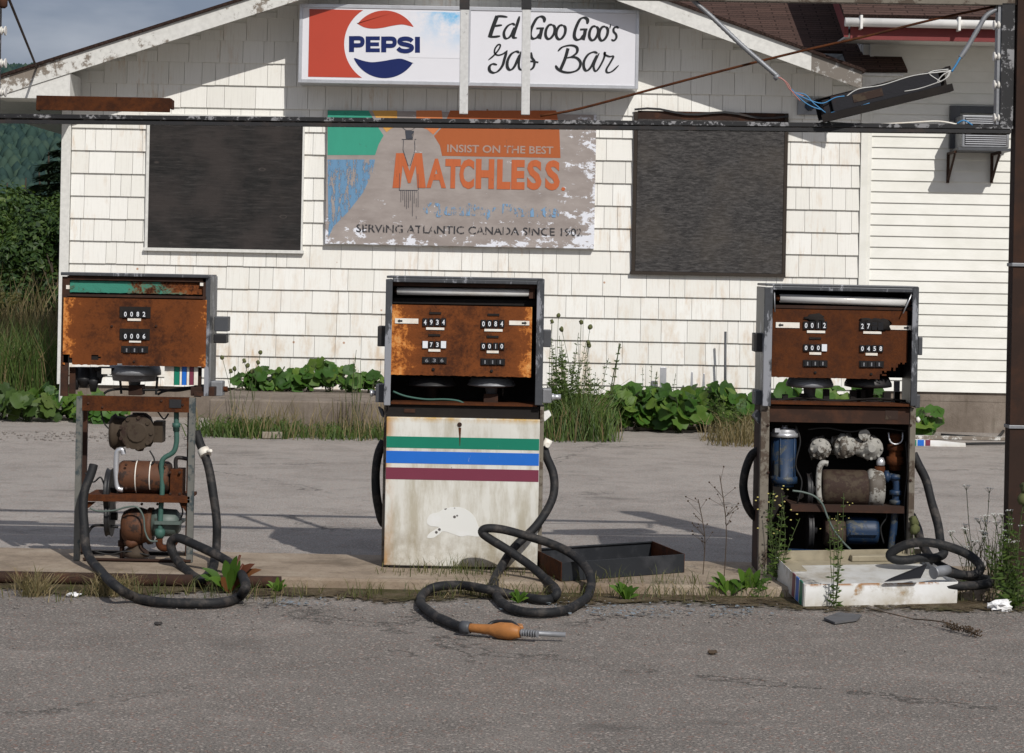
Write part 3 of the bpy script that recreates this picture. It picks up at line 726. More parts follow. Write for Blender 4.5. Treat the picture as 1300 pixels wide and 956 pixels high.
# red field with the bite of the white ring
al, ar = Z1(100, 72), Z1(92, 556); tx, bx_ = Z1(485, 75)[0], Z1(475, 558)[0]
zt_, zb_ = cz+rad, cz-rad
arc = []
for i_ in range(25):
    zz = zb_+(zt_-zb_)*i_/24; arc.append((cx-math.sqrt(max(rad2**2-(zz-cz)**2, 0)), zz))
mb.prism([((al[0]+ar[0])/2, zb_)]+arc+[((al[0]+ar[0])/2, zt_)], ys-.0005, ys+.0015); 
def cap(upper):
    pts = []; zc_ = cz+(rad*.56 if upper else -rad*.50); w_ = rad*(.83 if upper else .87)
    lo = [(-1, .04), (-.75, -.055), (-.45, -.09), (-.1, -.065), (.3, .0), (.65, .03), (1, -.03)] if upper else [(-1, .07), (-.7, -.0), (-.4, -.03), (0, .01), (.3, .055), (.6, .07), (1, -.04)]
    wave = smooth([(cx+q[0]*w_, 0, zc_+q[1]*rad*1.15) for q in lo], 5); wave = [(p.x, p.z) for p in wave]
    a0 = math.atan2(wave[0][1]-cz, wave[0][0]-cx); a1 = math.atan2(wave[-1][1]-cz, wave[-1][0]-cx)
    if upper:
        if a0 < a1: a0 += 2*math.pi
        ar_ = [(cx+rad*math.cos(a1+(a0-a1)*i_/22), cz+rad*math.sin(a1+(a0-a1)*i_/22)) for i_ in range(23)]
        return wave+ar_
    a0 %= 2*math.pi; a1 %= 2*math.pi
    ar_ = [(cx+rad*math.cos(a0+(a1-a0)*i_/22), cz+rad*math.sin(a0+(a1-a0)*i_/22)) for i_ in range(23)]
    return ar_+wave[::-1]
mb.prism(cap(True), ys-.0005, ys+.0015); mb.build('emblem_red', 'sign_red', SG)
mb = MB(); mb.prism(cap(False), ys-.0005, ys+.0015); mb.build('emblem_blue', 'sign_navy', SG)
mb = MB()
def poly(pts, y=ys-.001): mb.prism([Z1(*p) for p in pts][::-1], y, y+.0015)
def letterP(x0_, x1_, y0_, y1_):
    poly([(x0_, y0_), (x0_+36, y0_), (x0_+36, y1_), (x0_, y1_)])
    pts = [(x0_+30, y0_+15), (x0_+75, y0_+15), (x0_+92, y0_+22), (x0_+97, y0_+40), (x0_+92, y0_+58), (x0_+75, y0_+66), (x0_+30, y0_+66)]
    s_ = smooth([(p[0], 0, p[1]) for p in pts], 4); zz = [Z1(p.x, p.z) for p in s_]; mb.ribbon(zz, [30/5.652*YS/F]*len(zz), ys-.0022)
def letterE(x0_, x1_, y0_, y1_):
    poly([(x0_, y0_), (x0_+34, y0_), (x0_+34, y1_), (x0_, y1_)])
    for ya_, yb_, xe in ((y0_, y0_+27, x1_), (y0_+43, y0_+70, x1_-6), (y1_-27, y1_, x1_)): poly([(x0_+34, ya_), (xe, ya_), (xe, yb_), (x0_+34, yb_)])
letterP(385, 495, 259, 373); letterE(505, 606, 261, 374); letterP(616, 727, 262, 375)
sp = [(838, 296), (822, 283), (790, 277), (755, 284), (748, 300), (762, 313), (800, 321), (830, 332), (836, 347), (822, 361), (790, 367), (755, 361), (736, 345)]
s_ = smooth([(p[0], 0, p[1]) for p in sp], 4); zz = [Z1(p.x, p.z) for p in s_]; mb.ribbon(zz, [31/5.652*YS/F]*len(zz), ys-.0022)
poly([(858, 264), (894, 264), (894, 379), (858, 379)])
mb.build('letters', 'sign_navy', SG)
mb = MB(); q0, q1 = Z1(820, 82), Z1(1185, 420); mb.box(q0[0], q1[0], ys-.0002, ys+.0018, q1[1], q0[1]); mb.build('cloud_print', 'cloud_print', SG)
# script lettering, measured off a 5.909x enlargement
def Z2(x, y): p = P(600+x/5.909, y/5.909, YS); return (p.x, p.z)
strokes = [
 ([(184,120),(165,170),(145,225),(128,280)],30,30),([(168,124),(215,122),(262,128)],14,20),([(160,197),(190,192),(222,188)],14,16),([(118,276),(165,276),(208,270)],14,18),
 ([(352,122),(335,180),(312,250),(306,280),(334,284)],26,8),([(318,190),(298,178),(262,196),(236,240),(240,280),(262,288),(290,262),(312,205)],22,10),
 ([(536,168),(538,140),(516,124),(484,136),(456,180),(436,230),(434,272),(454,290),(484,280),(506,250)],26,12),([(478,214),(505,212),(536,212)],14,14),([(520,212),(512,250),(502,292)],26,26),
 ([(600,186),(574,188),(552,222),(548,268),(566,292),(590,282),(612,248),(616,206),(600,186)],22,14),
 ([(680,190),(654,192),(632,226),(628,270),(646,294),(670,286),(692,252),(696,210),(680,190)],22,14),
 ([(860,180),(862,148),(838,132),(808,144),(784,186),(766,238),(764,278),(782,298),(812,290),(834,258)],26,12),([(806,222),(832,220),(862,220)],14,14),([(846,220),(840,258),(828,300)],26,26),
 ([(926,198),(900,200),(880,232),(876,276),(894,302),(918,292),(938,256),(942,218),(926,198)],22,14),
 ([(998,200),(974,202),(954,234),(950,278),(966,304),(990,294),(1010,260),(1014,220),(998,200)],22,14),
 ([(1036,180),(1030,214)],12,6),([(1096,212),(1080,202),(1060,212),(1058,236),(1076,258),(1078,284),(1060,304),(1040,296)],18,12),
 ([(118,450),(160,415),(198,368),(208,338),(190,336),(168,366),(166,398),(190,414),(228,404),(262,378)],13,11),([(258,380),(240,440),(225,490),(195,530),(160,546),(130,532),(126,502),(148,480),(184,486)],24,9),
 ([(352,396),(326,386),(288,408),(262,458),(262,506),(286,524),(318,492),(350,410)],24,10),([(362,386),(348,460),(350,512),(376,520),(410,470),(440,396)],18,9),
 ([(440,392),(444,430),(464,462),(456,504),(428,524),(408,508)],20,10),([(420,458),(456,462),(494,468)],12,12),
 ([(640,384),(676,352),(740,340),(782,356),(782,394),(744,424),(700,436)],22,10),([(716,362),(694,440),(660,520)],24,24),([(720,430),(776,432),(810,470),(792,520),(740,542),(684,540),(640,518),(622,490)],22,12),
 ([(938,400),(908,390),(866,410),(836,460),(836,510),(858,530),(892,496),(930,412)],22,10),([(950,398),(924,450),(908,500),(922,534),(950,506),(984,440),(994,392),(990,408),(1026,424),(1056,424),(1030,474),(1004,520),(1012,544),(1048,534),(1096,490)],17,9)]
mb = MB()
for k, (pts, wa, wb_) in enumerate(strokes):
    s_ = smooth([(p[0], 0, p[1]) for p in pts], 5); zz = [Z2(p.x, p.z) for p in s_]; ws = []
    for i_ in range(len(s_)):
        d = s_[min(i_+1, len(s_)-1)]-s_[max(i_-1, 0)]; an = math.atan2(d.z, d.x)
        th = abs(math.sin(an-math.radians(-20)))
        ends = min(1, .45+min(i_, len(s_)-1-i_)*.2) if wa != wb_ else 1
        ws.append((wb_+(wa-wb_)*th)*ends/5.909*YS/F)
    mb.ribbon(zz, ws, ys-.0005-.00006*k)
mb.build('script_lettering', 'paint_black', SG)

# ------------------------------------------------------------------ faded painted board sign
YB = YW-.075
BS = thing('painted_board_sign', (P(585, 315, YB).x, YB, P(585, 315, YB).z), 'weathered hand painted board reading Insist on the best Matchless on the shingle wall', 'sign')
def Z3(x, y): return P(410+x/3.714, 150+y/3.714, YB)
def q3(x, y): p = Z3(x, y); return (p.x, p.z)
a = Z3(22, -40); c_ = Z3(1278, 612); bx0, bx1, bz0, bz1 = a.x, c_.x, (Z3(20, 596).z+Z3(1278, 612).z)/2, a.z
mb = MB(); mb.box(bx0, bx1, YB, YW-.02, bz0, bz1); mb.build('board', 'board', BS, .002)
def flat(name, m_, polys, y):
    mb = MB()
    for k, p in enumerate(polys): mb.prism([q3(*v) for v in p][::-1], y-.0002*k, y+.001)
    return mb.build(name, m_, BS)
yb = YB-.0015
flat('green_field', 'mb_green', [[(22, -36), (215, -36), (250, 28), (286, 82), (262, 125), (246, 174), (22, 174)]], yb)
flat('yellow_field', 'mb_yellow', [[(232, -36), (350, -36), (350, 38), (320, 50), (300, 66), (262, 20)]], yb)
flat('pale_orange_field', 'mb_orange_pale', [[(440, -36), (560, -36), (566, 28), (520, 78), (490, 52), (440, 36)]], yb)
flat('orange_field', 'mb_orange_dark', [[(600, -36), (1100, -36), (1114, 40), (1120, 188), (562, 178), (552, 130), (524, 84), (570, 34)]], yb)
flat('blue_field', 'mb_blue', [[(22, 195), (246, 195), (232, 260), (190, 350), (120, 440), (50, 510), (26, 560)]], yb)
mb = MB()
cells = [('M', 330, 165, 485, 328), ('A', 490, 190, 580, 330), ('T', 578, 192, 648, 332), ('C', 645, 192, 718, 334), ('H', 722, 192, 806, 334), ('L', 822, 194, 884, 336), ('E', 890, 196, 950, 337), ('S', 964, 196, 1030, 339), ('S', 1049, 198, 1116, 341)]
mb.prism([q3(*v) for v in [(345, 165), (380, 165), (408, 250), (434, 165), (467, 165), (485, 329), (446, 329), (438, 222), (413, 306), (401, 306), (376, 222), (365, 329), (328, 329)]][::-1], YB-.004, YB-.003)
for ch, x0_, y0_, x1_, y1_ in cells[1:]: put_text(mb, ch, Z3(x0_, y0_), Z3(x1_-(6 if ch=='C' else 0), y1_), YB-.004, {'M': .022, 'S': .042, 'C': .045, 'A': .035}.get(ch, .055))
put_text(mb, '.', Z3(1124, 325), Z3(1142, 343), YB-.004)
mb.build('word_matchless', 'mb_orange', BS)
mb = MB(); put_text(mb, 'INSIST ON THE BEST', Z3(586, 124), Z3(1086, 170), YB-.004, .02); mb.build('line_insist', 'mb_grey', BS)
mb = MB(); put_text(mb, 'Quality Paints', Z3(474, 396), Z3(1112, 486), YB-.004, .035); mb.build('line_faded', 'mb_blue_worn', BS)
mb = MB(); put_text(mb, 'SERVING ATLANTIC CANADA SINCE 1902', Z3(158, 500), Z3(1222, 558), YB-.004, .012); mb.build('line_serving', 'mb_black', BS)
# bottle-like pen drawing
mb = MB(); th = .005
def ln(pts, y=YB-.0046, w_=th):
    zz = [q3(*p) for p in pts]; mb.ribbon(zz, [w_]*len(zz), y)
for pts in ([(376, 45), (392, 58), (416, 58), (436, 44)], [(372, 100), (440, 100)], [(380, 102), (378, 150), (402, 225), (408, 222)], [(432, 102), (434, 150), (412, 225)], [(362, 260), (360, 340)], [(448, 262), (450, 338)], [(360, 340), (450, 340)]): ln(pts)
for px in range(368, 450, 9): ln([(px, 342), (px+R.uniform(-1, 1), 380+R.random()*100)], w_=.004)
mb.prism([q3(*p) for p in [(388, 60), (430, 60), (424, 96), (392, 98)]][::-1], YB-.0052, YB-.005)
mb.build('pen_drawing', 'mb_ink', BS)

# ------------------------------------------------------------------ gas pumps
def PX(px, py, Y): p = P(px, py, Y); return p.x, p.z
def digits(parent, txt, l, tp, r, bt, y, n, blanks=(), white='digit_white'):
    """row of number wheels: dark window, one drum per digit, figures on the drums"""
    w_ = (r-l)/n
    for k in range(n):
        a = P(l+w_*k+.6, tp+(bt-tp)*0, y); c_ = P(l+w_*(k+1)-.8, bt, y)
        mb = MB(); mb.box(a.x, c_.x, y-.002, y+.004, c_.z, a.z)
        dr = mb.build('number_wheel', 'digit_white' if k in blanks else 'digit_black', parent)
        if k not in blanks and txt[k] != ' ':
            m2 = MB(); aa = Vector((a.x+(c_.x-a.x)*.25, 0, a.z-(a.z-c_.z)*.18)); cc = Vector((c_.x-(c_.x-a.x)*.25, 0, c_.z+(a.z-c_.z)*.16))
            if txt[k] == '1': aa.x += .005; cc.x -= .005
            put_text(m2, txt[k], aa, cc, y-.0035, .02); m2.build('numeral', white, dr)
def plate(parent, l, tp, r, bt, y, arrow=0):
    a = P(l, tp, y); c_ = P(r, bt, y); mb = MB(); mb.box(a.x, c_.x, y-.001, y+.002, c_.z, a.z)
    o = mb.build('label_plate', 'label_white', parent)
    w_ = c_.x-a.x; h_ = a.z-c_.z; zc = (a.z+c_.z)/2
    if arrow:
        s_ = 1 if arrow < 0 else -1; x_ = (a.x+.012) if arrow < 0 else (c_.x-.012)
        pts = [(x_, zc), (x_+s_*.010, zc+.009), (x_+s_*.010, zc+.004), (x_+s_*.024, zc+.004), (x_+s_*.024, zc-.004), (x_+s_*.010, zc-.004), (x_+s_*.010, zc-.009)]
        m2 = MB(); m2.prism(pts if s_ < 0 else pts[::-1], y-.003, y-.0015); m2.build('arrow', 'paint_black', o)
    return o
def slot(parent, l, tp, r, bt, y):
    a = P(l, tp, y); c_ = P(r, bt, y); mb = MB(); mb.box(a.x, c_.x, y-.001, y+.002, c_.z, a.z); mb.build('slot', 'very_dark', parent)
def bolts(parent, pts, y, m_='dark_rust', r=.006):
    for px, py in pts:
        p = P(px, py, y); mb = MB(); mb.lathe(p+Vector((0, .002, 0)), (0, -1, 0), [(0, r), (.005, r), (.007, r*.6)], 8); mb.build('bolt', m_, parent)
def hose(parent, pts, r=.0215, k=7, name='hose'):
    out = []
    for p in pts:
        edge = p.x < -1.0 and 10.40 < p.y < 10.60
        # keep the hose on top of the island or the ground
        D_ = (H-p.z)/p.y; fl = .066 if edge else (.05 if p.y > 10.46 else .004)
        if p.z < fl+r:
            yn = (H-fl-r)/D_
            if fl == .05 and yn < 10.50: fl = .03; yn = (H-fl-r)/D_
            p = Vector((p.x*yn/p.y, yn, H-D_*yn)); p.z = max(p.z, fl+r)
        out.append(p)
    pts = out
    sp_ = smooth(pts, k); rad_ = [r*(1+.05*noise.noise(q*9)) for q in sp_]
    sp_ = [q+Vector((noise.noise(q*7), 0, 0))*.006 for q in sp_]
    mb = MB(); mb.tube(sp_, rad_, 12); return mb.build(name, 'rubber', parent)
def face_sheet(l, tp, r, bt, y, seed, bite=None):
    """rusted dial face with slightly ragged edges"""
    a = P(l, tp, y); c_ = P(r, bt, y); nx, nz_ = 60, 40; mb = MB(); idx = {}
    def keep(i_, j_):
        u = (i_+.5)/nx; v = (j_+.5)/nz_
        return not (bite and bite(u, v))
    for j_ in range(nz_+1):
        for i_ in range(nx+1):
            u, v = i_/nx, j_/nz_
            x = a.x+(c_.x-a.x)*u; z = c_.z+(a.z-c_.z)*v
            e = .0015*noise.noise(Vector((x*30, z*30, seed)))
            if j_ == 0: z += .004*noise.noise(Vector((x*60, 0, seed)))
            idx[i_, j_] = len(mb.v); mb.v.append(Vector((x, y+e*.5, z)))
    for j_ in range(nz_):
        for i_ in range(nx):
            if keep(i_, j_): mb.face([idx[i_, j_], idx[i_+1, j_], idx[i_+1, j_+1], idx[i_, j_+1]])
    return mb
Y0 = 11.0; YBK = 11.34
PG = 'rusted gas pumps standing in a row on the island'

# ---- first pump: stripped to the frame, one product
p0 = G(172, 722, .05)
A1 = thing('gas_pump', (p0.x, Y0, .05), 'rusted gas pump with its lower cabinet stripped to open frame, motor and pipes showing', 'gas pump', PG)
zb = .052
def upright(l, tp, y0, y1, w_, m_, name='post', dx=0):
    x, zt = PX(l, tp, y0); mb = MB(); mb.box(x, x+w_/264, y0, y1, zb, zt); return mb.build(name, m_, A1, .002)
upright(97, 503, Y0, Y0+.03, 7.5, 'teal_grey_post'); upright(240, 505, Y0, Y0+.03, 8, 'teal_grey_post')
upright(105, 520, Y0+.26, Y0+.29, 6, 'dark_rust'); upright(238, 524, Y0+.26, Y0+.29, 6, 'dark_rust')
mb = MB(); mb.pbox(118-12, 709, 243, 724, Y0+.002, Y0+.012).pbox(105, 709, 242, 711.5, Y0-.01, Y0+.002); mb.build('base_rail', 'dark_rust', A1)
mb = MB(); mb.pbox(107, 700, 243, 714, Y0+.27, Y0+.29); mb.build('base_rail', 'very_dark', A1)
mb = MB(); mb.pbox(102, 503, 240, 522, Y0+.001, Y0+.012).pbox(102, 503, 240, 505, Y0+.012, Y0+.05); cb = mb.build('cross_beam', 'rust_beam', A1, .001)
bolts(cb, [(112, 512), (130, 517), (205, 509), (232, 514)], Y0)
mb = MB(); mb.pbox(215, 507, 230, 518, Y0-.003, Y0); mb.build('badge', 'black_metal', A1)
# head
mb = MB(); mb.pbox(77, 346.5, 265, 350.5, Y0-.02, Y0+.28); mb.build('top_cover', 'steel_trim', A1, .003)
mb = MB(); mb.pbox(79, 351, 85.5, 503, Y0, Y0+.028); mb.build('side_panel', 'dark_rust', A1)
mb = MB(); mb.pbox(261.5, 351, 264.5, 503, Y0-.004, Y0+.26); mb.build('side_panel', 'steel_trim', A1, .001)
mb = MB(); mb.pbox(247, 466, 255, 504, Y0+.04, Y0+.06).pbox(246, 497, 262, 503, Y0+.0, Y0+.06); mb.build('stanchion', 'dark_rust', A1)
mb = MB(); mb.pbox(88, 466, 95, 500, Y0+.04, Y0+.06); mb.build('stanchion', 'dark_rust', A1)
mb = MB(); mb.pbox(120, 467, 165, 471, Y0+.06, Y0+.2); mb.build('stanchion', 'very_dark', A1)
mb = MB(); mb.pbox(258, 351, 263, 468, Y0-.002, Y0+.02); mb.build('edge_strip', 'dark_rust', A1)
mb = MB(); mb.pbox(85.5, 351, 262, 356, Y0-.002, Y0+.03).pbox(85.5, 374, 262, 377, Y0-.004, Y0+.02); mb.build('head_rail', 'dark_rust', A1)
mb = MB(); mb.box(P(86, 360, Y0).x, P(262, 360, Y0).x, Y0+.032, Y0+.04, P(130, 379, Y0).z, P(130, 350.5, Y0).z); mb.build('head_back', 'very_dark', A1)
mb = face_sheet(86, 356, 258, 374, Y0+.014, 3); lp = mb.build('light_panel', 'rust_green', A1)
mb = MB(); mb.pbox(84, 362, 88, 367, Y0-.004, Y0+.01); mb.build('lamp_clip', 'label_white', lp); mb = MB(); mb.pbox(254, 359, 258, 363, Y0-.004, Y0+.01); mb.build('lamp_clip', 'label_white', lp)
mb = face_sheet(81, 377.5, 261, 466, Y0-.008, 1, lambda u, v: (noise.noise(Vector((u*9, v*5, 3))) > .30 and v < .18 and u < .42))
fc = mb.build('dial_face', 'rust_face_spotted', A1)
mb = MB(); mb.pbox(82, 379, 260, 464, Y0+.0, Y0+.004); mb.build('face_backing', 'very_dark', A1)
for (l, tp, r, bt) in ((152, 389, 191, 404), (152, 417, 190, 432), (154, 439, 188, 448)):
    slot(fc, l, tp, r, bt, Y0-.011)
digits(fc, '0082', 155.5, 394, 187, 403.5, Y0-.015, 4); digits(fc, '0006', 155.5, 422, 187, 431.5, Y0-.015, 4); digits(fc, '111', 156, 441, 186, 448, Y0-.015, 3, white='aluminium_dull')
plate(fc, 162, 404, 179, 407.5, Y0-.012); plate(fc, 164, 432.5, 179, 435, Y0-.012)
bolts(fc, [(142, 414), (198, 414), (170, 459)], Y0-.01)
# open space under the face
mb = MB(); c_ = P(171, 474, Y0+.15); mb.lathe(c_+Vector((0, 0, .04)), (0, 0, -1), [(0, .12), (.03, .128), (.045, .128), (.05, .11), (.075, .105), (.08, .03), (.115, .025)], 28); mb.build('totaliser_drum', 'aluminium_dull', A1)
mb = MB()
for px, w_, hh in ((97, .022, .11), (107, .035, .10), (119, .028, .12), (127, .015, .08)):
    c_ = P(px, 466, Y0+.1); mb.lathe(c_, (0, 0, -1), [(0, w_), (hh*.5, w_), (hh*.55, w_*1.2), (hh*.7, w_*.8), (hh, w_*.5)], 12)
mb.pbox(93, 467, 131, 479, Y0+.08, Y0+.2); mb.build('flow_meter', 'black_metal', A1)
plate(A1, 129, 467.5, 141, 475, Y0+.01)
# tag card of painted sheet hanging behind
YC = Y0+.02
for (l, r, m_) in ((209, 221, 'label_white'), (221, 228, 'stripe_green'), (228, 231, 'label_white'), (231, 237, 'stripe_blue'), (237, 240.5, 'label_white'), (240.5, 246, 'stripe_maroon'), (246, 251, 'label_white')):
    mb = MB(); mb.pbox(l, 462, r, 489, YC, YC+.004); mb.build('striped_sheet', m_, A1)
for pts in ([(132, 500), (138, 496), (152, 494), (175, 495), (200, 495), (225, 496), (243, 493)], [(200, 501), (208, 497), (225, 494), (248, 491)], [(152, 478), (153, 488), (154, 500)], [(200, 478), (199, 489), (198, 501)]):
    mb = MB(); mb.tube(smooth([P(x, y, Y0+.12) for x, y in pts], 5), .006, 7); mb.build('cable', 'wire_black', A1)
mb = MB(); mb.pbox(163, 489, 180, 502, Y0+.10, Y0+.2); mb.build('coupling_block', 'dark_rust', A1, .003)
mb = MB(); mb.cyl(P(171, 480, Y0+.15), P(171, 492, Y0+.15), .012); mb.build('drive_shaft', 'aluminium_dull', A1)
mb = MB(); mb.pbox(242, 491, 272, 503, Y0+.02, Y0+.26); mb.build('outlet_casting', 'dark_rust', A1, .003)
mb = MB(); mb.pbox(266, 484, 282, 503, Y0+.1, Y0+.2); bk = mb.build('outlet_box', 'aluminium_dull', A1, .004); mb = MB(); mb.cyl(P(282, 494, Y0+.15), P(289, 494, Y0+.15), .014, 12); mb.build('end_cap', 'rust_face_brown', bk)
mb = MB(); mb.pbox(272, 402, 289, 421, Y0+.06, Y0+.16); mb.build('nozzle_boot', 'bracket_grey', A1, .004); mb = MB(); mb.pbox(271, 424, 287, 436, Y0+.05, Y0+.15); mb.build('boot_latch', 'black_metal', A1, .004)
# hydraulics
mb = MB(); c_ = P(176, 548, Y0+.12)
mb.blob(c_, .085, (1.05, .8, 1.05), .16, 18, 2); mb.lathe(P(141, 548, Y0+.14), (1, 0, 0), [(0, .075), (.02, .09), (.03, .078), (.09, .07), (.11, .085)], 16)
mb.lathe(P(176, 548, Y0+.08), (0, -1, 0), [(0, .072), (.03, .085), (.045, .085), (.05, .05), (.06, .045)], 14)
for k in range(9):
    a = k*.7; mb.cyl(c_+Vector((.075*math.cos(a), -.095, .075*math.sin(a))), c_+Vector((.075*math.cos(a), -.07, .075*math.sin(a))), .01, 6)
mb.lathe(P(176, 524, Y0+.12), (0, 0, -1), [(0, .03), (.03, .03), (.04, .06), (.06, .065)], 14); mb.pbox(195, 535, 206, 562, Y0+.08, Y0+.18)
mb.build('control_valve', 'tan_drum', A1)
def drum(parent, l, r, cy, hh, Y, m_, name='motor_drum'):
    a = P(l, cy, Y); L_ = (P(r, cy, Y)-a).length; rr_ = hh/2/264
    mb = MB(); mb.lathe(a, (1, 0, 0), [(0, rr_*.86), (.012, rr_*.97), (.02, rr_), (L_-.02, rr_), (L_-.012, rr_*.97), (L_, rr_*.86)], 32); return mb.build(name, m_, parent)
dm = drum(A1, 152, 217, 605, 42, Y0+.12, 'rust_drum')
for px in (174, 192):
    a = P(px, 605, Y0+.12); mb = MB(); mb.lathe(a, (1, 0, 0), [(0, .0815), (.005, .0815)], 32); mb.build('band', 'label_white', dm)
mb = MB(); mb.pbox(216, 596, 231, 631, Y0+.05, Y0+.17); mb.build('junction_box', 'rust_beam', A1, .003)
mb = MB(); mb.tube(smooth([P(x, y, Y0+.06) for x, y in [(157, 577), (155, 571), (149, 574), (147.5, 590), (148, 612), (150, 620), (156, 622)]], 6), .013, 12); mb.build('vent_pipe', 'aluminium', A1)
mb = MB(); mb.tube(smooth([P(x, y, Y0+.05) for x, y in [(224, 522), (224, 545), (224, 562), (220, 574), (208, 582), (205, 592), (206, 620), (204, 650), (203, 677)]], 6), .0125, 12)
mb.lathe(P(224, 537, Y0+.05), (0, 0, -1), [(0, .02), (.02, .02), (.022, .016), (.04, .016)], 8); mb.lathe(P(203, 671, Y0+.05), (0, 0, -1), [(0, .018), (.01, .026), (.03, .026), (.05, .014)], 10); mb.build('riser_pipe', 'teal_pipe', A1)
mb = MB(); mb.tube(smooth([P(x, y, Y0+.1) for x, y in [(224, 600), (223, 586), (226, 581), (240, 583)]], 6), .010, 10); mb.build('elbow_pipe', 'black_metal', A1)
mb = MB(); mb.pbox(110, 628.5, 241, 632.5, Y0+.0, Y0+.25).pbox(110, 632.5, 241, 637, Y0+.0, Y0+.004)
sh = mb.build('shelf', 'rust_face_brown', A1, .001)
for pts in (((104, 637), (122, 637), (106, 650)), ((226, 637), (240, 637), (240, 655))):
    q = [PX(x, y, Y0+.02) for x, y in pts]; mb = MB(); mb.prism([q[0], q[2], q[1]], Y0+.02, Y0+.024); mb.build('shelf_bracket', 'rust_beam', sh)
for cy, rr_ in ((624, .115), (655, .10)):
    c_ = P(136, cy-0, Y0+.13); mb = MB(); mb.lathe(c_, (1, 0, 0), [(0, rr_), (.008, rr_*.93), (.018, rr_*.93), (.026, rr_), (.027, rr_*.6), (.01, .02), (.05, .02)], 28); mb.build('belt_pulley', 'black_metal', A1)
mb = MB(); c_ = P(172, 667, Y0+.12); mb.lathe(P(155, 667, Y0+.12), (1, 0, 0), [(0, .05), (.01, .07), (.04, .085), (.09, .09), (.12, .08), (.13, .09), (.15, .09)], 24)
mb.blob(P(168, 688, Y0+.1), .04, (1, 1, .8), .2, 12, 5); mb.build('pump_body', 'rust_drum', A1)
mb = MB(); mb.lathe(P(173, 684, Y0+.12), (0, 0, -1), [(0, .03), (.04, .035), (.06, .06), (.085, .065)], 18); mb.build('pump_foot', 'tan_drum', A1)
mb = MB(); mb.lathe(P(190, 663, Y0+.12), (1, 0, 0), [(0, .06), (.03, .065), (.035, .07), (.13, .065), (.15, .04)], 20); mb.pbox(196, 662, 229, 666, Y0+.03, Y0+.2); mb.build('gear_housing', 'greengrey_casting', A1)
mb = MB(); mb.tube([P(155, 672, Y0+.14), P(155, 690, Y0+.14), P(155, 708, Y0+.14)], .012, 10).lathe(P(155, 686, Y0+.14), (0, 0, -1), [(0, .02), (.03, .02)], 8); mb.build('drain_pipe', 'dark_rust', A1)
mb = MB(); mb.tube(smooth([P(x, y, Y0+.04) for x, y in [(202, 684), (203, 693), (210, 696), (220, 690), (226, 680)]], 6), .017, 12); mb.build('elbow_pipe', 'rust_face_brown', A1)
mb = MB(); mb.tube(smooth([P(x, y, Y0+.0) for x, y in [(114, 645), (125, 649), (145, 648), (160, 644), (174, 644), (182, 656), (184, 674), (190, 686), (200, 687)]], 6), .0045, 8); mb.build('fuel_line', 'greengrey_casting', A1)
mb = MB(); mb.tube(smooth([P(x, y, Y0+.1) for x, y in [(112, 676), (118, 668), (130, 667), (150, 669)]], 6), .007, 8); mb.build('fuel_line', 'wire_black', A1)
pts = [P(249, 548, 11.16), P(254, 565, 11.14), P(264, 592, 11.1), P(271, 625, 11.06), P(274.5, 665, 11.03), P(274, 700, 11.0), P(270, 722, 10.93), P(258, 735, 10.86), P(245, 731, 10.84), P(228, 715, 10.84), P(219, 700, 10.86), P(218, 688, 10.86), P(226, 683, 10.84), P(242, 689, 10.8), P(268, 701, 10.72), P(292, 715, 10.62), P(307, 730, 10.52), P(312, 744, 10.43), P(303, 758, 10.33), P(280, 765, 10.3), P(240, 766, 10.29), P(200, 764, 10.31), P(170, 758, 10.36), P(145, 742, 10.5), P(125, 722, 10.66), P(112, 704, 10.76), P(107, 680, 10.84), P(106, 650, 10.9), P(108, 625, 10.93), P(114, 605, 10.96), P(118, 590, 10.98)]
h1 = hose(A1, pts)
mb = MB(); a = P(256, 568, 11.12); d_ = (P(262, 583, 11.1)-P(254, 565, 11.14)).normalized(); mb.lathe(P(258, 571, 11.125), d_, [(0, .03), (.035, .03)], 10); mb.tube([P(262, 574, 11.1), P(268, 572, 11.07)], .008, 6); mb.build('clamp', 'label_white', h1)

# ---- middle pump
A2 = thing('gas_pump', (P(587, 722, Y0).x, Y0, .05), 'gas pump with a grimy white lower door crossed by green, blue and maroon stripes', 'gas pump', PG)
def framed_head(T, L, Rr, top, bot, cx_tilt=0, open_back=False, face=None):
    """sheet metal surround of the pump head; L and Rr are (outer,inner) px at top"""
    (lo, li), (ro, ri) = L, Rr
    mb = MB(); mb.pbox(lo+1, top, ro-1, top+3, Y0-.045, Y0+.33).pbox(li, top+3, ri, top+8, Y0-.045, Y0-.03); mb.build('top_cover', 'steel_trim', T, .003)
    for o_, i_ in ((lo, li), (ro, ri)):
        a = P(o_, top+3, Y0-.045); c_ = P(i_, top+3, Y0-.045); zb_ = P(o_, bot, Y0).z
        xa_, xb_ = min(a.x, c_.x), max(a.x, c_.x)
        mb = MB(); mb.box(xa_, xb_, Y0-.045, Y0-.030, zb_, a.z-.001)
        ox = a.x; mb.box(min(ox, ox+(.012 if o_ < i_ else -.012)), max(ox, ox+(.012 if o_ < i_ else -.012)), Y0-.029, Y0+.32, zb_, a.z-.001)
        mb.build('side_frame', 'steel_trim', T, .003)
framed_head(A2, (490, 498.5), (691.5, 682), 351, 514)
mb = MB(); mb.pbox(496, 356, 686, 518, Y0+.30, Y0+.312); mb.build('back_panel', 'very_dark', A2)
mb = MB(); mb.pbox(499, 357, 683, 364, Y0-.02, Y0+.02); mb.build('head_rail', 'dark_rust', A2)
mb = MB(); mb.tube([P(504, 369.5, Y0+.02), P(678, 372, Y0+.02)], .0185, 16); lt = mb.build('lamp_tube', 'glass_tube', A2)
mb = MB(); mb.cyl(P(501, 369.5, Y0+.02), P(505, 369.5, Y0+.02), .011, 10).pbox(672, 364, 679, 379, Y0-.002, Y0+.04); mb.build('lamp_holder', 'dark_rust', lt)
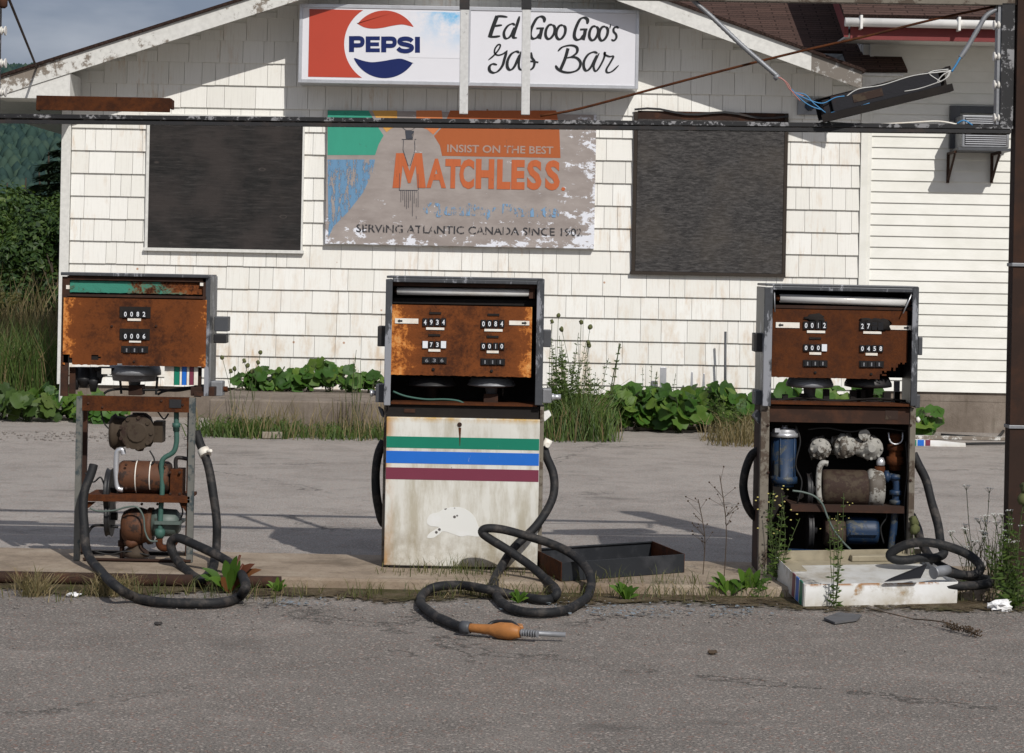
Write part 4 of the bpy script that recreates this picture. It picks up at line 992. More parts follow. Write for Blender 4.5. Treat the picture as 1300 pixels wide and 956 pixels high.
mb = MB(); mb.pbox(499, 379, 683, 386, Y0+.05, Y0+.06); mb.build('reflector_panel', 'very_dark', A2)
mb = face_sheet(498, 386.5, 674, 479, Y0+.0, 5); fc = mb.build('dial_face', 'rust_face_orange', A2)
def dial(fc, o, y, rows, cols=4, bottom=3, blanks=((), ()), dy=0, slots=True):
    ox, oy = o
    if slots:
        slot(fc, ox+9, oy-15, ox+24, oy-12, y-.001); slot(fc, ox+8, oy+13, ox+23, oy+16, y-.001)
    digits(fc, rows[0], ox, oy-7, ox+31, oy+3, y-.004, 4, blanks[0]); plate(fc, ox+5, oy+4.5, ox+28, oy+8, y-.001)
    digits(fc, rows[1], ox, oy+22, ox+31, oy+31, y-.004, 4, blanks[1]); plate(fc, ox+8, oy+32, ox+23, oy+35.5, y-.001)
    a = (ox, oy+42, ox+31, oy+51); slot(fc, *a, y-.0012)
    digits(fc, rows[2], ox+1, oy+43, ox+30, oy+50, y-.005, 3, white='aluminium_dull')
dial(fc, (536, 411), Y0-.003, ('4934', ' 73 ', '636'), blanks=((), (0, 3))); dial(fc, (610, 413), Y0-.003, ('0084', '0010', '111'))
plate(fc, 501.5, 404, 531, 411, Y0-.003, -1); plate(fc, 646.5, 407, 672, 413, Y0-.003, 1)
bolts(fc, [(550, 469), (624, 471)], Y0-.002, 'very_dark', .008)
for px in (548, 624):
    c_ = P(px, 482, Y0+.15); mb = MB(); mb.lathe(c_+Vector((0, 0, .01)), (0, 0, -1), [(0, .10), (.03, .115), (.035, .12), (.04, .11), (.05, .03), (.10, .025)], 26); mb.build('totaliser_drum', 'aluminium_dull' if px > 600 else 'black_metal', A2)
mb = MB(); mb.pbox(614, 500, 632, 512, Y0+.1, Y0+.2); mb.build('coupling_block', 'dark_rust', A2, .003)
mb = MB(); mb.tube(smooth([P(x, y, Y0+.05) for x, y in [(499, 497), (515, 503), (540, 507), (565, 507), (582, 509), (590, 513)]], 5), .005, 7); mb.build('cable', 'teal_pipe', A2)
mb = MB(); mb.pbox(496, 511.5, 682, 514, Y0-.02, Y0+.30); mb.build('shelf', 'rust_face_brown', A2)
mb = MB(); mb.pbox(491, 514, 684, 531, Y0-.002, Y0+.010); bp = mb.build('valance_panel', 'very_dark', A2)
mb = MB(); mb.pbox(513, 519, 527, 524, Y0-.006, Y0-.002); mb.build('lock', 'dark_rust', bp)
# cabinet sides and door
a = P(485.5, 531, Y0+.02); zt = P(588, 529, Y0).z; xl = P(485.5, 620, Y0).x; xr = P(689, 620, Y0).x
mb = MB(); mb.box(xl, xl+.02, Y0+.012, Y0+.32, .052, P(588, 515, Y0).z); mb.build('cabinet_side', 'grey_post', A2, .003)
mb = MB(); mb.box(xr-.02, xr, Y0+.012, Y0+.32, .052, P(588, 515, Y0).z); mb.build('cabinet_side', 'grey_post', A2, .003)
mb = MB(); mb.box(xl+.02, xr-.02, Y0+.30, Y0+.32, .052, P(588, 515, Y0).z); mb.build('cabinet_back', 'dark_rust', A2)
YD = Y0-.028; dl = P(489, 620, YD).x; dr = P(684, 620, YD).x; dz0 = .062; dz1 = P(588, 531, YD).z
mb = MB(); mb.box(dl, dr, YD, Y0+.010, dz0, dz1); door = mb.build('door', 'enamel', A2, .004)
mb = MB(); mb.box(dl+.03, dr-.03, YD+.005, Y0+.28, .0522, .061); mb.build('base_plate', 'very_dark', A2)
for (tp, bt, m_) in ((555.5, 570, 'stripe_green'), (574, 589.5, 'stripe_blue'), (595, 610, 'stripe_maroon')):
    mb = MB(); mb.box(dl+.002, dr-.002, YD-.0012, YD+.001, P(588, bt, YD).z, P(588, tp, YD).z); mb.build('stripe', m_, door)
def Z4(x, y): return PX(450+x/2.988, 550+y/2.988, YD)
bear = [(275, 328), (288, 308), (318, 300), (338, 288), (375, 280), (410, 283), (440, 300), (458, 322), (470, 352), (483, 384), (465, 392), (430, 388), (405, 392), (385, 386), (340, 372), (322, 382), (300, 396), (276, 396), (284, 380), (305, 366), (320, 356), (290, 352), (276, 342)]
s_ = smooth([(p[0], 0, p[1]) for p in bear+[bear[0]]], 4)[:-1]; mb = MB(); mb.prism([Z4(p.x, p.z) for p in s_][::-1], YD-.0012, YD+.001); mb.build('bear_emblem', 'bear', door)
p = P(583.5, 539, YD); mb = MB(); mb.lathe(p+Vector((0, .001, 0)), (0, -1, 0), [(0, .011), (.005, .011), (.006, .006)], 14); mb.build('lock', 'dark_rust', door)
q = [PX(x, y, YD) for x, y in [(582, 543), (585.5, 543), (584.8, 554), (584, 566), (583.4, 566), (583, 554)]]; mb = MB(); mb.prism(q[::-1], YD-.0018, YD-.0006); mb.build('rust_run', 'rust_face_brown', door)
for (l, tp, r, bt, y0_, y1_, nm, m_) in ((479.5, 414, 490, 440, Y0, Y0+.12, 'nozzle_boot', 'black_metal'), (477, 488, 490, 511, Y0+.02, Y0+.14, 'outlet_box', 'bracket_grey'), (690, 419, 699.5, 441, Y0, Y0+.12, 'nozzle_boot', 'bracket_grey'), (689, 494, 700, 512, Y0+.02, Y0+.14, 'outlet_box', 'aluminium_dull')):
    mb = MB(); mb.pbox(l, tp, r, bt, y0_, y1_); mb.build(nm, m_, A2, .004)
for l, r in ((470, 478), (700, 712)):
    mb = MB(); a = P(l, 499 if l < 500 else 504, Y0+.08); b_ = P(r, 499 if l < 500 else 504, Y0+.08); mb.cyl(a, b_, .013, 12).lathe(a, (1, 0, 0), [(0, .018), (.012, .018)], 6); mb.build('outlet_fitting', 'aluminium', A2)
q = [PX(x, y, Y0+.05) for x, y in [(688, 523), (697, 521), (700, 527), (691, 535)]]; mb = MB(); mb.prism(q[::-1], Y0+.02, Y0+.10); mb.build('hose_hanger', 'gutter_white', A2, .003)
q = [PX(x, y, Y0+.05) for x, y in [(480, 516), (486, 520), (489, 531), (484, 527)]]; mb = MB(); mb.prism(q[::-1], Y0+.02, Y0+.10); mb.build('hose_hanger', 'bracket_grey', A2, .003)
hose(A2, [P(487, 560, 11.2), P(481, 575, 11.2), P(477, 600, 11.2), P(478, 630, 11.2), P(483, 655, 11.22), P(487, 665, 11.25)])
pts = [(690, 568, 11.12), (694, 580, 11.1), (702, 600, 11.05), (703, 627, 11.0), (696, 647, 10.95), (681, 667, 10.90), (664, 684, 10.86), (647.5, 702, 10.80), (634, 724, 10.72), (627, 741, 10.60), (632, 759, 10.40), (651, 773, 10.22), (681, 778, 10.18), (714, 775, 10.2), (738, 764, 10.30), (751, 747, 10.42), (748, 727, 10.52), (731, 707, 10.62), (704, 692, 10.7), (664, 679, 10.74), (637, 672, 10.76), (617, 671, 10.76), (612, 676.5, 10.76), (624, 686, 10.75), (651, 702, 10.72), (677.6, 721, 10.66), (699, 741, 10.56), (707, 752, 10.47), (700, 760, 10.38), (684, 761, 10.36), (651, 755, 10.42), (617, 748, 10.46), (584, 743, 10.5), (554, 745, 10.47), (537, 754, 10.38), (535, 767, 10.24), (550, 780, 10.10), (574, 792, 9.97), (590, 797, 9.92)]
h2 = hose(A2, [P(*p) for p in pts], .0205)
mb = MB(); mb.tube([P(690, 572, 11.12), P(697, 558, 11.12)], .02, 8).lathe(P(695, 565, 11.09), (0, -1, 0), [(0, .012), (.012, .012)], 8); mb.build('swivel', 'label_white', h2)
nz_ = []
a = P(587, 796, 9.93); b_ = P(665, 803, 9.86); c_ = P(718, 805, 9.86)
for p in (a, b_, c_): p.z = .035
b_ = G(662, 803, .035); c_ = G(718, 806, .03); a = G(586, 796, .035)
ax = (b_-a).normalized(); L1 = (b_-a).length
mb = MB(); mb.lathe(a, ax, [(0, .026), (.025, .027), (.03, .024), (.04, .024)], 14); nz1 = mb.build('nozzle', 'bracket_grey', h2)
mb = MB(); mb.tube([a+ax*.035, a+ax*.08, a+ax*.13, a+ax*.17, a+ax*.22, a+ax*.262], [.018, .019, .022, .034, .035, .022], 12)
mb.box(a.x+.135, a.x+.25, a.y-.05, a.y+.015, .010, .052, rotz(.06)); g_ = mb.build('grip', 'nozzle_orange', nz1, .006)
mb = MB(); mb.tube(smooth([a+ax*.12+Vector((0, .035, .01)), a+ax*.15+Vector((0, .055, .025)), a+ax*.22+Vector((0, .05, .03)), a+ax*.26+Vector((0, .02, .01))], 5), .008, 8); mb.build('lever', 'black_metal', nz1)
mb = MB(); mb.tube([a+ax*.26, b_, c_], .0105, 12)
for k in range(7): q = a+ax*(.268+k*.011); mb.lathe(q, ax, [(0, .0145), (.004, .0155), (.0045, .011)], 12)
mb.build('spout', 'aluminium_dull', nz1)

# ---- right pump
A3 = thing('gas_pump', (P(1063, 722, Y0).x, Y0, .05), 'gas pump with its lower door gone, showing blue filter and white meters inside', 'gas pump', PG)
framed_head(A3, (971, 981.5), (1167, 1159), 361, 515)
mb = MB(); mb.pbox(976, 366, 1162, 480, Y0+.30, Y0+.312); mb.build('back_panel', 'very_dark', A3)
mb = MB(); mb.tube([P(990, 378.5, Y0+.01), P(1152, 384, Y0+.01)], .0205, 16); lt = mb.build('lamp_tube', 'glass_tube', A3)
mb = MB(); mb.cyl(P(985, 378, Y0+.01), P(990, 378.3, Y0+.01), .015, 10).cyl(P(1152, 384, Y0+.01), P(1156, 384, Y0+.01), .013, 10); mb.build('lamp_holder', 'rust_face_brown', lt)
mb = MB(); mb.tube([P(1158.5, 371, Y0-.03), P(1146.5, 398, Y0-.03)], .0035, 6); mb.build('stay_rod', 'aluminium', A3)
mb = MB(); mb.tube([P(983, 370, Y0-.025), P(983.5, 396, Y0-.025)], .004, 6); mb.build('stay_rod', 'aluminium_dull', A3)
mb = MB(); mb.pbox(982, 388, 1160, 392, Y0+.01, Y0+.05); mb.build('reflector_panel', 'dark_rust', A3)
mb = face_sheet(981, 392, 1151, 482, Y0+.0, 9, lambda u, v: (u > .80 and v < .24 and v < .02+(u-.76)*1.05+.10*noise.noise(Vector((u*30, v*25, 1))))); fc = mb.build('dial_face', 'rust_face_brown', A3)
dial(fc, (1019.5, 415), Y0-.003, ('0012', '000 ', '111'), blanks=((), (3,))); dial(fc, (1091, 416), Y0-.003, ('27  ', '0458', '111'), slots=False)
mb = MB(); mb.blob(P(1035, 404, Y0-.004), .045, (1, .12, .42), .4, 18, 3).blob(P(1113, 412, Y0-.004), .045, (1.05, .12, .62), .5, 18, 8).blob(P(1100, 407, Y0-.004), .03, (1, .12, .4), .5, 14, 4); mb.build('soot_hole', 'very_dark', fc)
plate(fc, 985, 409, 1015, 416.5, Y0-.003, -1); plate(fc, 1127, 413, 1157, 419, Y0-.003, 1)
bolts(fc, [(1035, 473), (1106, 475)], Y0-.002, 'very_dark', .007)
for px, m_ in ((1028, 'aluminium_dull'), (1102, 'black_metal')):
    c_ = P(px, 484, Y0+.15); mb = MB(); mb.lathe(c_+Vector((0, 0, .02)), (0, 0, -1), [(0, .10), (.03, .115), (.045, .115), (.05, .09), (.055, .03), (.11, .025)], 26); mb.build('totaliser_drum', m_, A3)
mb = MB()
for px in (994, 1016, 1046, 1080, 1088, 1122, 1136): mb.pbox(px, 497+R.uniform(-4, 4), px+R.uniform(6, 14), 512, Y0+.1, Y0+.14)
mb.tube(smooth([P(985, 509, Y0+.1), P(1020, 505, Y0+.1), P(1060, 509, Y0+.1), P(1110, 506, Y0+.1), P(1150, 509, Y0+.1)], 5), .006, 6); mb.build('linkage', 'very_dark', A3)
mb = MB(); mb.pbox(1136, 484, 1142, 512, Y0+.1, Y0+.13); mb.build('stanchion', 'bracket_grey', A3)
mb = MB(); mb.pbox(979, 511, 1158, 514, Y0-.03, Y0+.30); mb.build('shelf', 'rust_face_brown', A3)
xl = P(964, 620, Y0).x; xr = P(1160.5, 620, Y0).x; zt = P(1063, 516, Y0).z
for xa_, xb_ in ((xl, xl+.042), (xr-.028, xr)):
    mb = MB(); mb.box(xa_, xb_, Y0-.012, Y0+.03, .052, zt); mb.build('post', 'grey_post', A3, .003)
for xa_, xb_ in ((xl+.004, xl+.012), (xr-.012, xr-.004)):
    mb = MB(); mb.box(xa_, xb_, Y0+.031, Y0+.32, .052, zt-.002); mb.build('cabinet_side', 'dark_rust', A3)
mb = MB(); mb.box(xl+.013, xr-.013, Y0+.305, Y0+.32, .052, zt-.002); mb.build('cabinet_back', 'very_dark', A3)
mb = MB(); mb.box(xl+.043, xr-.029, Y0-.004, Y0+.008, P(1063, 537, Y0).z, zt-.002); vb = mb.build('cross_beam', 'dark_rust', A3)
mb = MB(); mb.pbox(1124, 521, 1140, 533, Y0-.006, Y0-.004); mb.build('badge', 'tan_drum', vb)
mb = MB(); mb.box(xl+.043, xr-.029, Y0, Y0+.25, .053, .068); mb.build('base_plate', 'very_dark', A3)
YM = Y0+.13
mb = MB(); mb.lathe(P(996, 554, Y0+.09), (0, 0, -1), [(0, .058), (.19, .058), (.195, .066), (.225, .066), (.228, .05), (.242, .05), (.243, .03)], 26)
for k in range(5):
    a = k*1.257+.5; q = P(996, 554, Y0+.09)+Vector((.06*math.cos(a), .06*math.sin(a), 0)); mb.cyl(q, q+Vector((0, 0, -.2)), .004, 6)
fl = mb.build('filter_canister', 'blue_paint', A3)
mb = MB(); mb.lathe(P(996, 544, Y0+.09), (0, 0, -1), [(0, .05), (.006, .062), (.02, .062), (.021, .068), (.04, .068)], 20).lathe(P(996, 540, Y0+.09), (0, 0, -1), [(0, .012), (.02, .02)], 8).pbox(984, 544, 990, 549, Y0+.02, Y0+.06); mb.build('filter_cap', 'aluminium', fl)
def meter(cx_, cy_, r_, m_, sd):
    c_ = P(cx_, cy_, YM); mb = MB(); mb.lathe(c_, (0, -1, 0), [(0, r_*.8), (.03, r_), (.05, r_), (.055, r_*.75), (.06, r_*.7), (.075, r_*.35), (.08, r_*.3)], 16); mb.blob(c_+Vector((0, .03, 0)), r_*1.05, (1.1, .8, 1), .25, 14, sd)
    for k in range(8):
        a = k*.785; q = c_+Vector((r_*.85*math.cos(a), -.062, r_*.85*math.sin(a))); mb.cyl(q, q+Vector((0, .02, 0)), .007, 6)
    return mb.build('flow_meter', m_, A3)
meter(1040, 569, .052, 'white_casting', 1); meter(1104, 568, .058, 'white_casting', 4); meter(1072, 566, .055, 'white_casting', 6)
mb = MB(); mb.lathe(P(1072, 566, YM-.02), (1, 0, 0), [(-.03, .05), (-.02, .06), (0, .062), (.01, .05), (.05, .04), (.12, .045)], 18).lathe(P(1097, 552, YM-.06), (0, -1, 0), [(0, .028), (.012, .028), (.013, .012), (.016, .012)], 16); mb.build('meter_manifold', 'white_casting', A3)
mb = MB(); mb.lathe(P(1137, 550, YM), (0, 0, -1), [(0, .02), (.01, .045), (.02, .03), (.05, .03), (.055, .042), (.08, .042), (.085, .032), (.11, .032), (.115, .044), (.15, .044), (.155, .03), (.18, .03)], 14); mb.build('check_valve', 'rust_beam', A3)
mb = MB(); mb.tube(smooth([P(1128, 549, YM-.04), P(1130, 560, YM-.05), P(1137, 564, YM-.05), P(1145, 560, YM-.05), P(1146, 549, YM-.04)], 5), .004, 6); mb.build('bail_wire', 'aluminium', A3)
mb = MB(); mb.lathe(P(1118, 581, YM-.03), (0, 0, -1), [(0, .014), (.02, .022), (.035, .022), (.04, .015)], 8); mb.build('pipe_plug', 'aluminium', A3)
mb = MB(); mb.lathe(P(1117, 592, YM-.03), (0, 0, -1), [(0, .025), (.03, .028), (.04, .02)], 10); mb.build('bushing', 'rust_beam', A3)
drum(A3, 1042, 1102, 619, 47, YM-.02, 'tan_drum'); drum(A3, 1100, 1121, 619, 49, YM-.02, 'white_casting', 'motor_end_bell')
mb = MB(); mb.tube(smooth([P(x, y, YM-.09) for x, y in [(1051, 588.5), (1044, 588), (1040, 596), (1039, 615), (1040, 632), (1042, 638)]], 6), .014, 12); mb.build('vent_pipe', 'white_casting', A3)
mb = MB(); mb.tube(smooth([P(x, y, YM-.05) for x, y in [(1112, 604), (1124, 606), (1133, 606), (1138, 614), (1137, 640), (1135, 665), (1131, 700)]], 6), .0185, 12)
for x, y in ((1136, 602), (1137, 622), (1137, 634)): mb.lathe(P(x, y, YM-.05), (0, 0, -1), [(0, .02), (.004, .03), (.022, .03), (.026, .02)], 12)
mb.lathe(P(1122, 605, YM-.05), (1, 0, 0), [(0, .02), (.004, .03), (.022, .03), (.026, .02)], 12); mb.build('riser_pipe', 'blue_paint', A3)
mb = MB(); mb.pbox(1004, 641, 1148, 644, Y0+.02, Y0+.28).pbox(1004, 644, 1148, 650, Y0+.02, Y0+.024); mb.build('shelf', 'dark_rust', A3)
drum(A3, 1072, 1114, 673, 36, YM-.02, 'blue_paint', 'motor_drum'); drum(A3, 1046, 1072, 675, 38, YM-.02, 'tan_drum', 'pump_body')
mb = MB(); mb.pbox(1080, 676, 1114, 679, YM-.10, YM-.06); mb.build('cooling_rib', 'blue_paint', A3)
for px, cy, rr_ in ((1024, 672, .10), (1023, 622, .085)):
    mb = MB(); mb.lathe(P(px, cy, YM), (1, 0, 0), [(0, rr_), (.008, rr_*.93), (.018, rr_*.93), (.026, rr_), (.027, rr_*.6), (.01, .02), (.05, .02)], 26); mb.build('belt_pulley', 'black_metal', A3)
mb = MB(); mb.tube([P(1000, 700, YM-.08), P(1060, 703, YM-.08), P(1128, 708, YM-.08)], .015, 12).lathe(P(1098, 705, YM-.08), (1, 0, 0), [(0, .022), (.04, .024)], 10); mb.build('base_pipe', 'blue_paint', A3)
mb = MB(); mb.tube(smooth([P(x, y, Y0+.0) for x, y in [(1006, 623), (1020, 625), (1034, 630), (1044, 640), (1050, 655), (1058, 672), (1070, 688), (1080, 698)]], 6), .005, 8); mb.build('fuel_line', 'greengrey_casting', A3)
for (l, tp, r, bt, nm, m_) in ((958, 423, 971, 447, 'nozzle_boot', 'black_metal'), (958, 496, 971, 514, 'outlet_box', 'bracket_grey'), (1166, 428, 1171, 451, 'nozzle_boot', 'bracket_grey'), (1162, 501, 1168, 518, 'outlet_box', 'bracket_grey')):
    mb = MB(); mb.pbox(l, tp, r, bt, Y0+.02, Y0+.14); mb.build(nm, m_, A3, .004)
q = [PX(x, y, Y0+.05) for x, y in [(955, 528), (962, 520), (966, 528), (963, 538)]]; mb = MB(); mb.prism(q[::-1], Y0+.02, Y0+.10); mb.build('hose_hanger', 'bracket_grey', A3, .003)
mb = MB(); mb.lathe(P(1163, 533, Y0+.05), (1, 0, 0), [(0, .012), (.012, .016), (.02, .005)], 8); mb.build('outlet_plug', 'gutter_white', A3)
hose(A3, [P(963, 572, 11.2), P(954, 578, 11.2), P(947, 595, 11.2), P(943.5, 618, 11.2), P(947, 638, 11.2), P(955, 652, 11.22), P(964, 660, 11.25)])
pts = [(1160, 576, 11.2), (1166, 590, 11.18), (1176, 612, 11.12), (1184, 640, 11.05), (1190, 665, 10.98), (1194, 690, 10.9), (1198, 702, 10.84), (1188, 708, 10.8), (1170, 708, 10.78), (1151, 711, 10.76), (1135, 710, 10.76), (1130, 703, 10.76), (1148, 692, 10.74), (1176, 688.5, 10.72), (1207.5, 695, 10.70), (1233, 707, 10.66), (1244, 720, 10.60), (1236, 730, 10.56), (1214, 729, 10.52), (1198, 725, 10.48)]
h3 = hose(A3, [P(*p) for p in pts])
hose(A3, [P(1158, 655, 11.2), P(1165, 672, 11.12), P(1171, 690, 11.0), P(1185, 712, 10.86), P(1215, 728, 10.76), P(1245, 734, 10.68), P(1258, 738, 10.6), P(1250, 742, 10.52), P(1225, 744, 10.46), P(1200, 744, 10.44)])
mb = MB(); mb.lathe(P(1200, 724, 10.47), (P(1182, 728, 10.42)-P(1200, 724, 10.47)), [(-.02, .022), (.03, .026), (.06, .024), (.075, .03)], 12); nz3 = mb.build('nozzle', 'aluminium_dull', h3)
t0 = P(1112, 741, 10.3); t1 = P(1177, 722, 10.42); t2 = P(1168, 737, 10.35)
mb = MB(); k = len(mb.v)
for p in ((t0, (0, 0, 0)), (t1, (0, -.02, .022)), (t1, (0, .02, .022)), (t2, (0, -.02, .01)), (t2, (0, .02, .01))): mb.v.append(p[0]+Vector(p[1]))
for q in ((0, 3, 1), (0, 1, 2), (0, 2, 4), (0, 4, 3), (1, 3, 4, 2)): mb.face(list(q))
mb.build('nozzle_cover', 'digit_black', nz3, .006)

for T_, y_, lst in ((A3, Y0+.06, [[(1010, 540), (1016, 560), (1010, 590), (1018, 612), (1012, 640)], [(1026, 545), (1050, 543), (1080, 548), (1110, 543), (1150, 547)], [(1120, 640), (1126, 655), (1118, 670), (1122, 690)], [(1150, 560), (1152, 600), (1148, 640), (1150, 690)]]), (A1, Y0+.07, [[(128, 522), (134, 540), (150, 552)], [(200, 522), (208, 532), (214, 525)], [(108, 600), (118, 612), (128, 606), (134, 622)], [(190, 572), (196, 584), (190, 592)], [(226, 632), (232, 650), (226, 664)], [(120, 700), (140, 704), (160, 700), (190, 705)]])):
    for pts in lst:
        mb = MB(); mb.tube(smooth([P(x, y, y_) for x, y in pts], 5), .0042, 6); mb.build('cable', 'wire_black', T_)
for T_, lst in ((A1, [(216, 600), (228, 600), (216, 627), (228, 627), (160, 590), (160, 620), (210, 590), (200, 640), (180, 640), (120, 630), (235, 630)]), (A3, [(1046, 602), (1046, 636), (1098, 602), (1098, 636), (1108, 600), (1108, 638), (1010, 645), (1090, 645), (1140, 646), (975, 540), (975, 600), (975, 660), (1156, 540), (1156, 610)])):
    for px, py in lst:
        p = P(px, py, Y0+.035 if T_ is A1 else Y0-.014); mb = MB(); mb.lathe(p+Vector((0, .004, 0)), (0, -1, 0), [(0, .007), (.007, .007), (.009, .004)], 6); mb.build('bolt', 'dark_rust', T_) if (px < 980 or px > 1150 or T_ is A1) else None
# ------------------------------------------------------------------ fallen door pan and black tray
DP = thing('pump_door', (0, 0, 0), 'fallen white enamel pump door lying face down with its flanges up before the right pump', 'pump door')
fl_ = G(1021, 772, 0); fr_ = G(1214, 768, 0); DP.location = fl_; ORG[DP.name] = Vector(fl_)
ex_ = (fr_-fl_).normalized(); bl_ = G(977, 727, .06); ey_ = (bl_-fl_); Lx = (fr_-fl_).length; Ly = .60; ey_ = ey_.normalized(); ez_ = ex_.cross(ey_).normalized()
def pan(mb, u0, u1, v0, v1, w0, w1, skew=0):
    k = len(mb.v)
    for u in (u0, u1):
        for v in (v0, v1):
            for w_ in (w0, w1): mb.v.append(fl_+ex_*(u+(v*skew))+ey_*v+ez_*w_)
    for q in ((0, 1, 3, 2), (4, 6, 7, 5), (0, 4, 5, 1), (2, 3, 7, 6), (0, 2, 6, 4), (1, 5, 7, 3)): mb.face([k+i_ for i_ in q])
hh = .108
mb = MB(); pan(mb, 0, Lx, 0.001, Ly, .078, .082); mb.build('sheet', 'pan_inside', DP)
mb = MB(); pan(mb, .002, .10, Ly-.22, Ly-.004, .083, .087); pan(mb, .10, Lx-.02, Ly-.09, Ly-.004, .083, .086); mb.build('grime_layer', 'pan_grime', DP)
mb = MB(); pan(mb, 0, Lx, -.004, 0, .001, hh); mb.build('front_flange', 'pan', DP, .001)
mb = MB(); pan(mb, 0, Lx, Ly, Ly+.004, .001, hh*1.25); mb.build('back_flange', 'pan_grime', DP, .001)
mb = MB(); pan(mb, -.004, -.0005, 0, Ly, .001, hh); ls = mb.build('side_flange', 'pan', DP, .001)
for v0, m_ in ((.035, 'stripe_green'), (.11, 'stripe_blue'), (.185, 'stripe_maroon')):
    mb = MB(); pan(mb, -.0052, -.0035, v0, v0+.055, .004, hh-.003); pan(mb, -.0052, .0, v0, v0+.055, hh-.002, hh+.001); mb.build('stripe', m_, ls)
mb = MB(); pan(mb, Lx, Lx+.003, 0, Ly, .001, hh); mb.build('side_flange', 'pan', DP, .001)
mb = MB(); pan(mb, Lx*.5, Lx-.03, Ly-.05, Ly-.004, .087, .115); mb.build('latch_bar', 'pan_grime', DP, .004)
TR = thing('metal_tray', (0, 0, 0), 'empty black metal tray with rusty ends lying on the island beside the striped pump', 'tray')
f0 = P(713, 736, 10.6); f0.z = .052; r0 = G(868, 727, .05); r0.z = .052; TR.location = f0; ORG[TR.name] = Vector(f0)
ex2 = (r0-f0); ex2.z = 0; LL = ex2.length; ex2.normalize(); ey2 = Vector((-.13, .52, 0)).normalized(); LD = .52
def tr(mb, u0, u1, v0, v1, w0, w1):
    k = len(mb.v)
    for u in (u0, u1):
        for v in (v0, v1):
            for w_ in (w0, w1): mb.v.append(f0+ex2*u+ey2*v+Vector((0, 0, w_)))
    for q in ((0, 1, 3, 2), (4, 6, 7, 5), (0, 4, 5, 1), (2, 3, 7, 6), (0, 2, 6, 4), (1, 5, 7, 3)): mb.face([k+i_ for i_ in q])
TH = .088
mb = MB(); tr(mb, 0, LL, 0, LD, 0, .004); mb.build('tray_floor', 'dark_rust', TR)
mb = MB(); tr(mb, 0, LL, -.004, 0, .0, TH); mb.build('tray_wall', 'tray_paint', TR, .001)
mb = MB(); tr(mb, 0, LL, LD, LD+.004, .0, TH); tr(mb, 0, LL, LD-.012, LD, TH-.006, TH); mb.build('tray_wall', 'tray_paint', TR)
mb = MB(); tr(mb, -.004, 0, 0, LD, .0, TH); mb.build('tray_wall', 'rust_beam', TR)
mb = MB(); tr(mb, LL, LL+.004, 0, LD, .0, TH); mb.build('tray_wall', 'rust_beam', TR)

# ------------------------------------------------------------------ empty overhead sign frame
YO = 10.6
SF = thing('sign_frame', (P(1290, 720, YO).x, YO, .0), 'empty black steel frame of an overhead sign on a rusty column, lamp holders left', 'sign frame')
mb = MB(); a = P(-260, 144.5, YO); b_ = P(1284, 161.5, YO); mb.beam(a, b_, .018, .07); mb.beam(a+Vector((0, .03, -.020)), b_+Vector((0, .03, -.020)), .024, .008); mb.build('lower_beam', 'black_paint', SF)
mb = MB(); a = P(-260, 151.5, YO-.03); b_ = P(1284, 167, YO-.03); mb.beam(a, b_, .016, .012); mb.build('lower_beam_lip', 'black_metal', SF)
mb = MB(); a = P(-260, -22, YO); b_ = P(1290, 1.0, YO); mb.beam(a, b_, .045, .06); mb.build('upper_beam', 'grey_post', SF)
for px in (588.5, 667):
    pb = P(px, 145 if px < 600 else 146, YO-.02); pt = P(px+1.5, -18, YO-.02); pm = P(px+1.3, 12, YO-.02)
    mb = MB(); mb.beam(pb, pm, .040, .028, Vector((1, 0, 0))).build
    u_ = mb.build('upright_bar', 'white_post_paint', SF, .003); mb = MB(); mb.beam(pm+Vector((0, 0, .0005)), pt, .046, .036, Vector((1, 0, 0))); mb.build('bar_socket', 'black_metal', u_)
for (l, r, m_, y0_) in ((1267.5, 1272, 'aluminium_dull', YO-.02), (1272.5, 1286, 'black_paint', YO-.03)):
    mb = MB(); a = P(l, 4, y0_); c_ = P(r-3, 158, y0_); mb.box(a.x, c_.x+.01, y0_, YO+.04, c_.z, a.z); mb.build('end_channel', m_, SF)
xcl = P(1283, 340, YO).x
mb = MB(); mb.box(xcl, xcl+.17, YO-.05, YO-.042, .0, 3.3).box(xcl, xcl+.17, YO+.042, YO+.05, .0, 3.3).box(xcl+.08, xcl+.09, YO-.042, YO+.042, .0, 3.3).box(xcl, xcl+.006, YO-.042, YO+.042, .0, 3.3)
cl_ = mb.build('column', 'rust_column', SF)
for py in (336, 541):
    p = P(1283, py, YO); mb = MB(); mb.box(xcl-.006, xcl+.176, YO-.058, YO+.056, p.z-.008, p.z+.008); mb.build('strap', 'aluminium_dull', cl_, .002)
xl_ = P(3, 60, YO).x
mb = MB(); mb.box(xl_-.06, xl_-.012, YO-.03, YO+.03, P(0, 144, YO).z, P(0, -8, YO).z); mb.build('end_channel', 'black_paint', SF)
mb = MB(); mb.lathe(P(4, 5, YO-.02), (0, 0, 1), [(-.02, .01), (-.01, .02), (.05, .022)], 12); mb.build('lamp_holder', 'dark_rust', SF)
def holder(px, py, sgn):
    p = P(px, py, YO-.01); mb = MB(); mb.lathe(p, (sgn, 0, 0), [(0, .012), (.008, .02), (.014, .02), (.016, .011), (.024, .011), (.026, .022), (.032, .022)], 14); mb.build('lamp_holder', 'porcelain', SF)
for py in (39, 80, 117): holder(-1, py, 1)
for py in (32, 72, 108, 150): holder(1270, py, -1)
mb = MB(); mb.tube(smooth([P(686, 147, YO+.02), P(740, 137, YO+.04), P(870, 102, YO+.05), P(1000, 69, YO+.05), P(1100, 46, YO+.05), P(1180, 26, YO+.04), P(1264, 8, YO+.03)], 5), .006, 7); mb.build('brace_wire', 'rust_beam', SF)
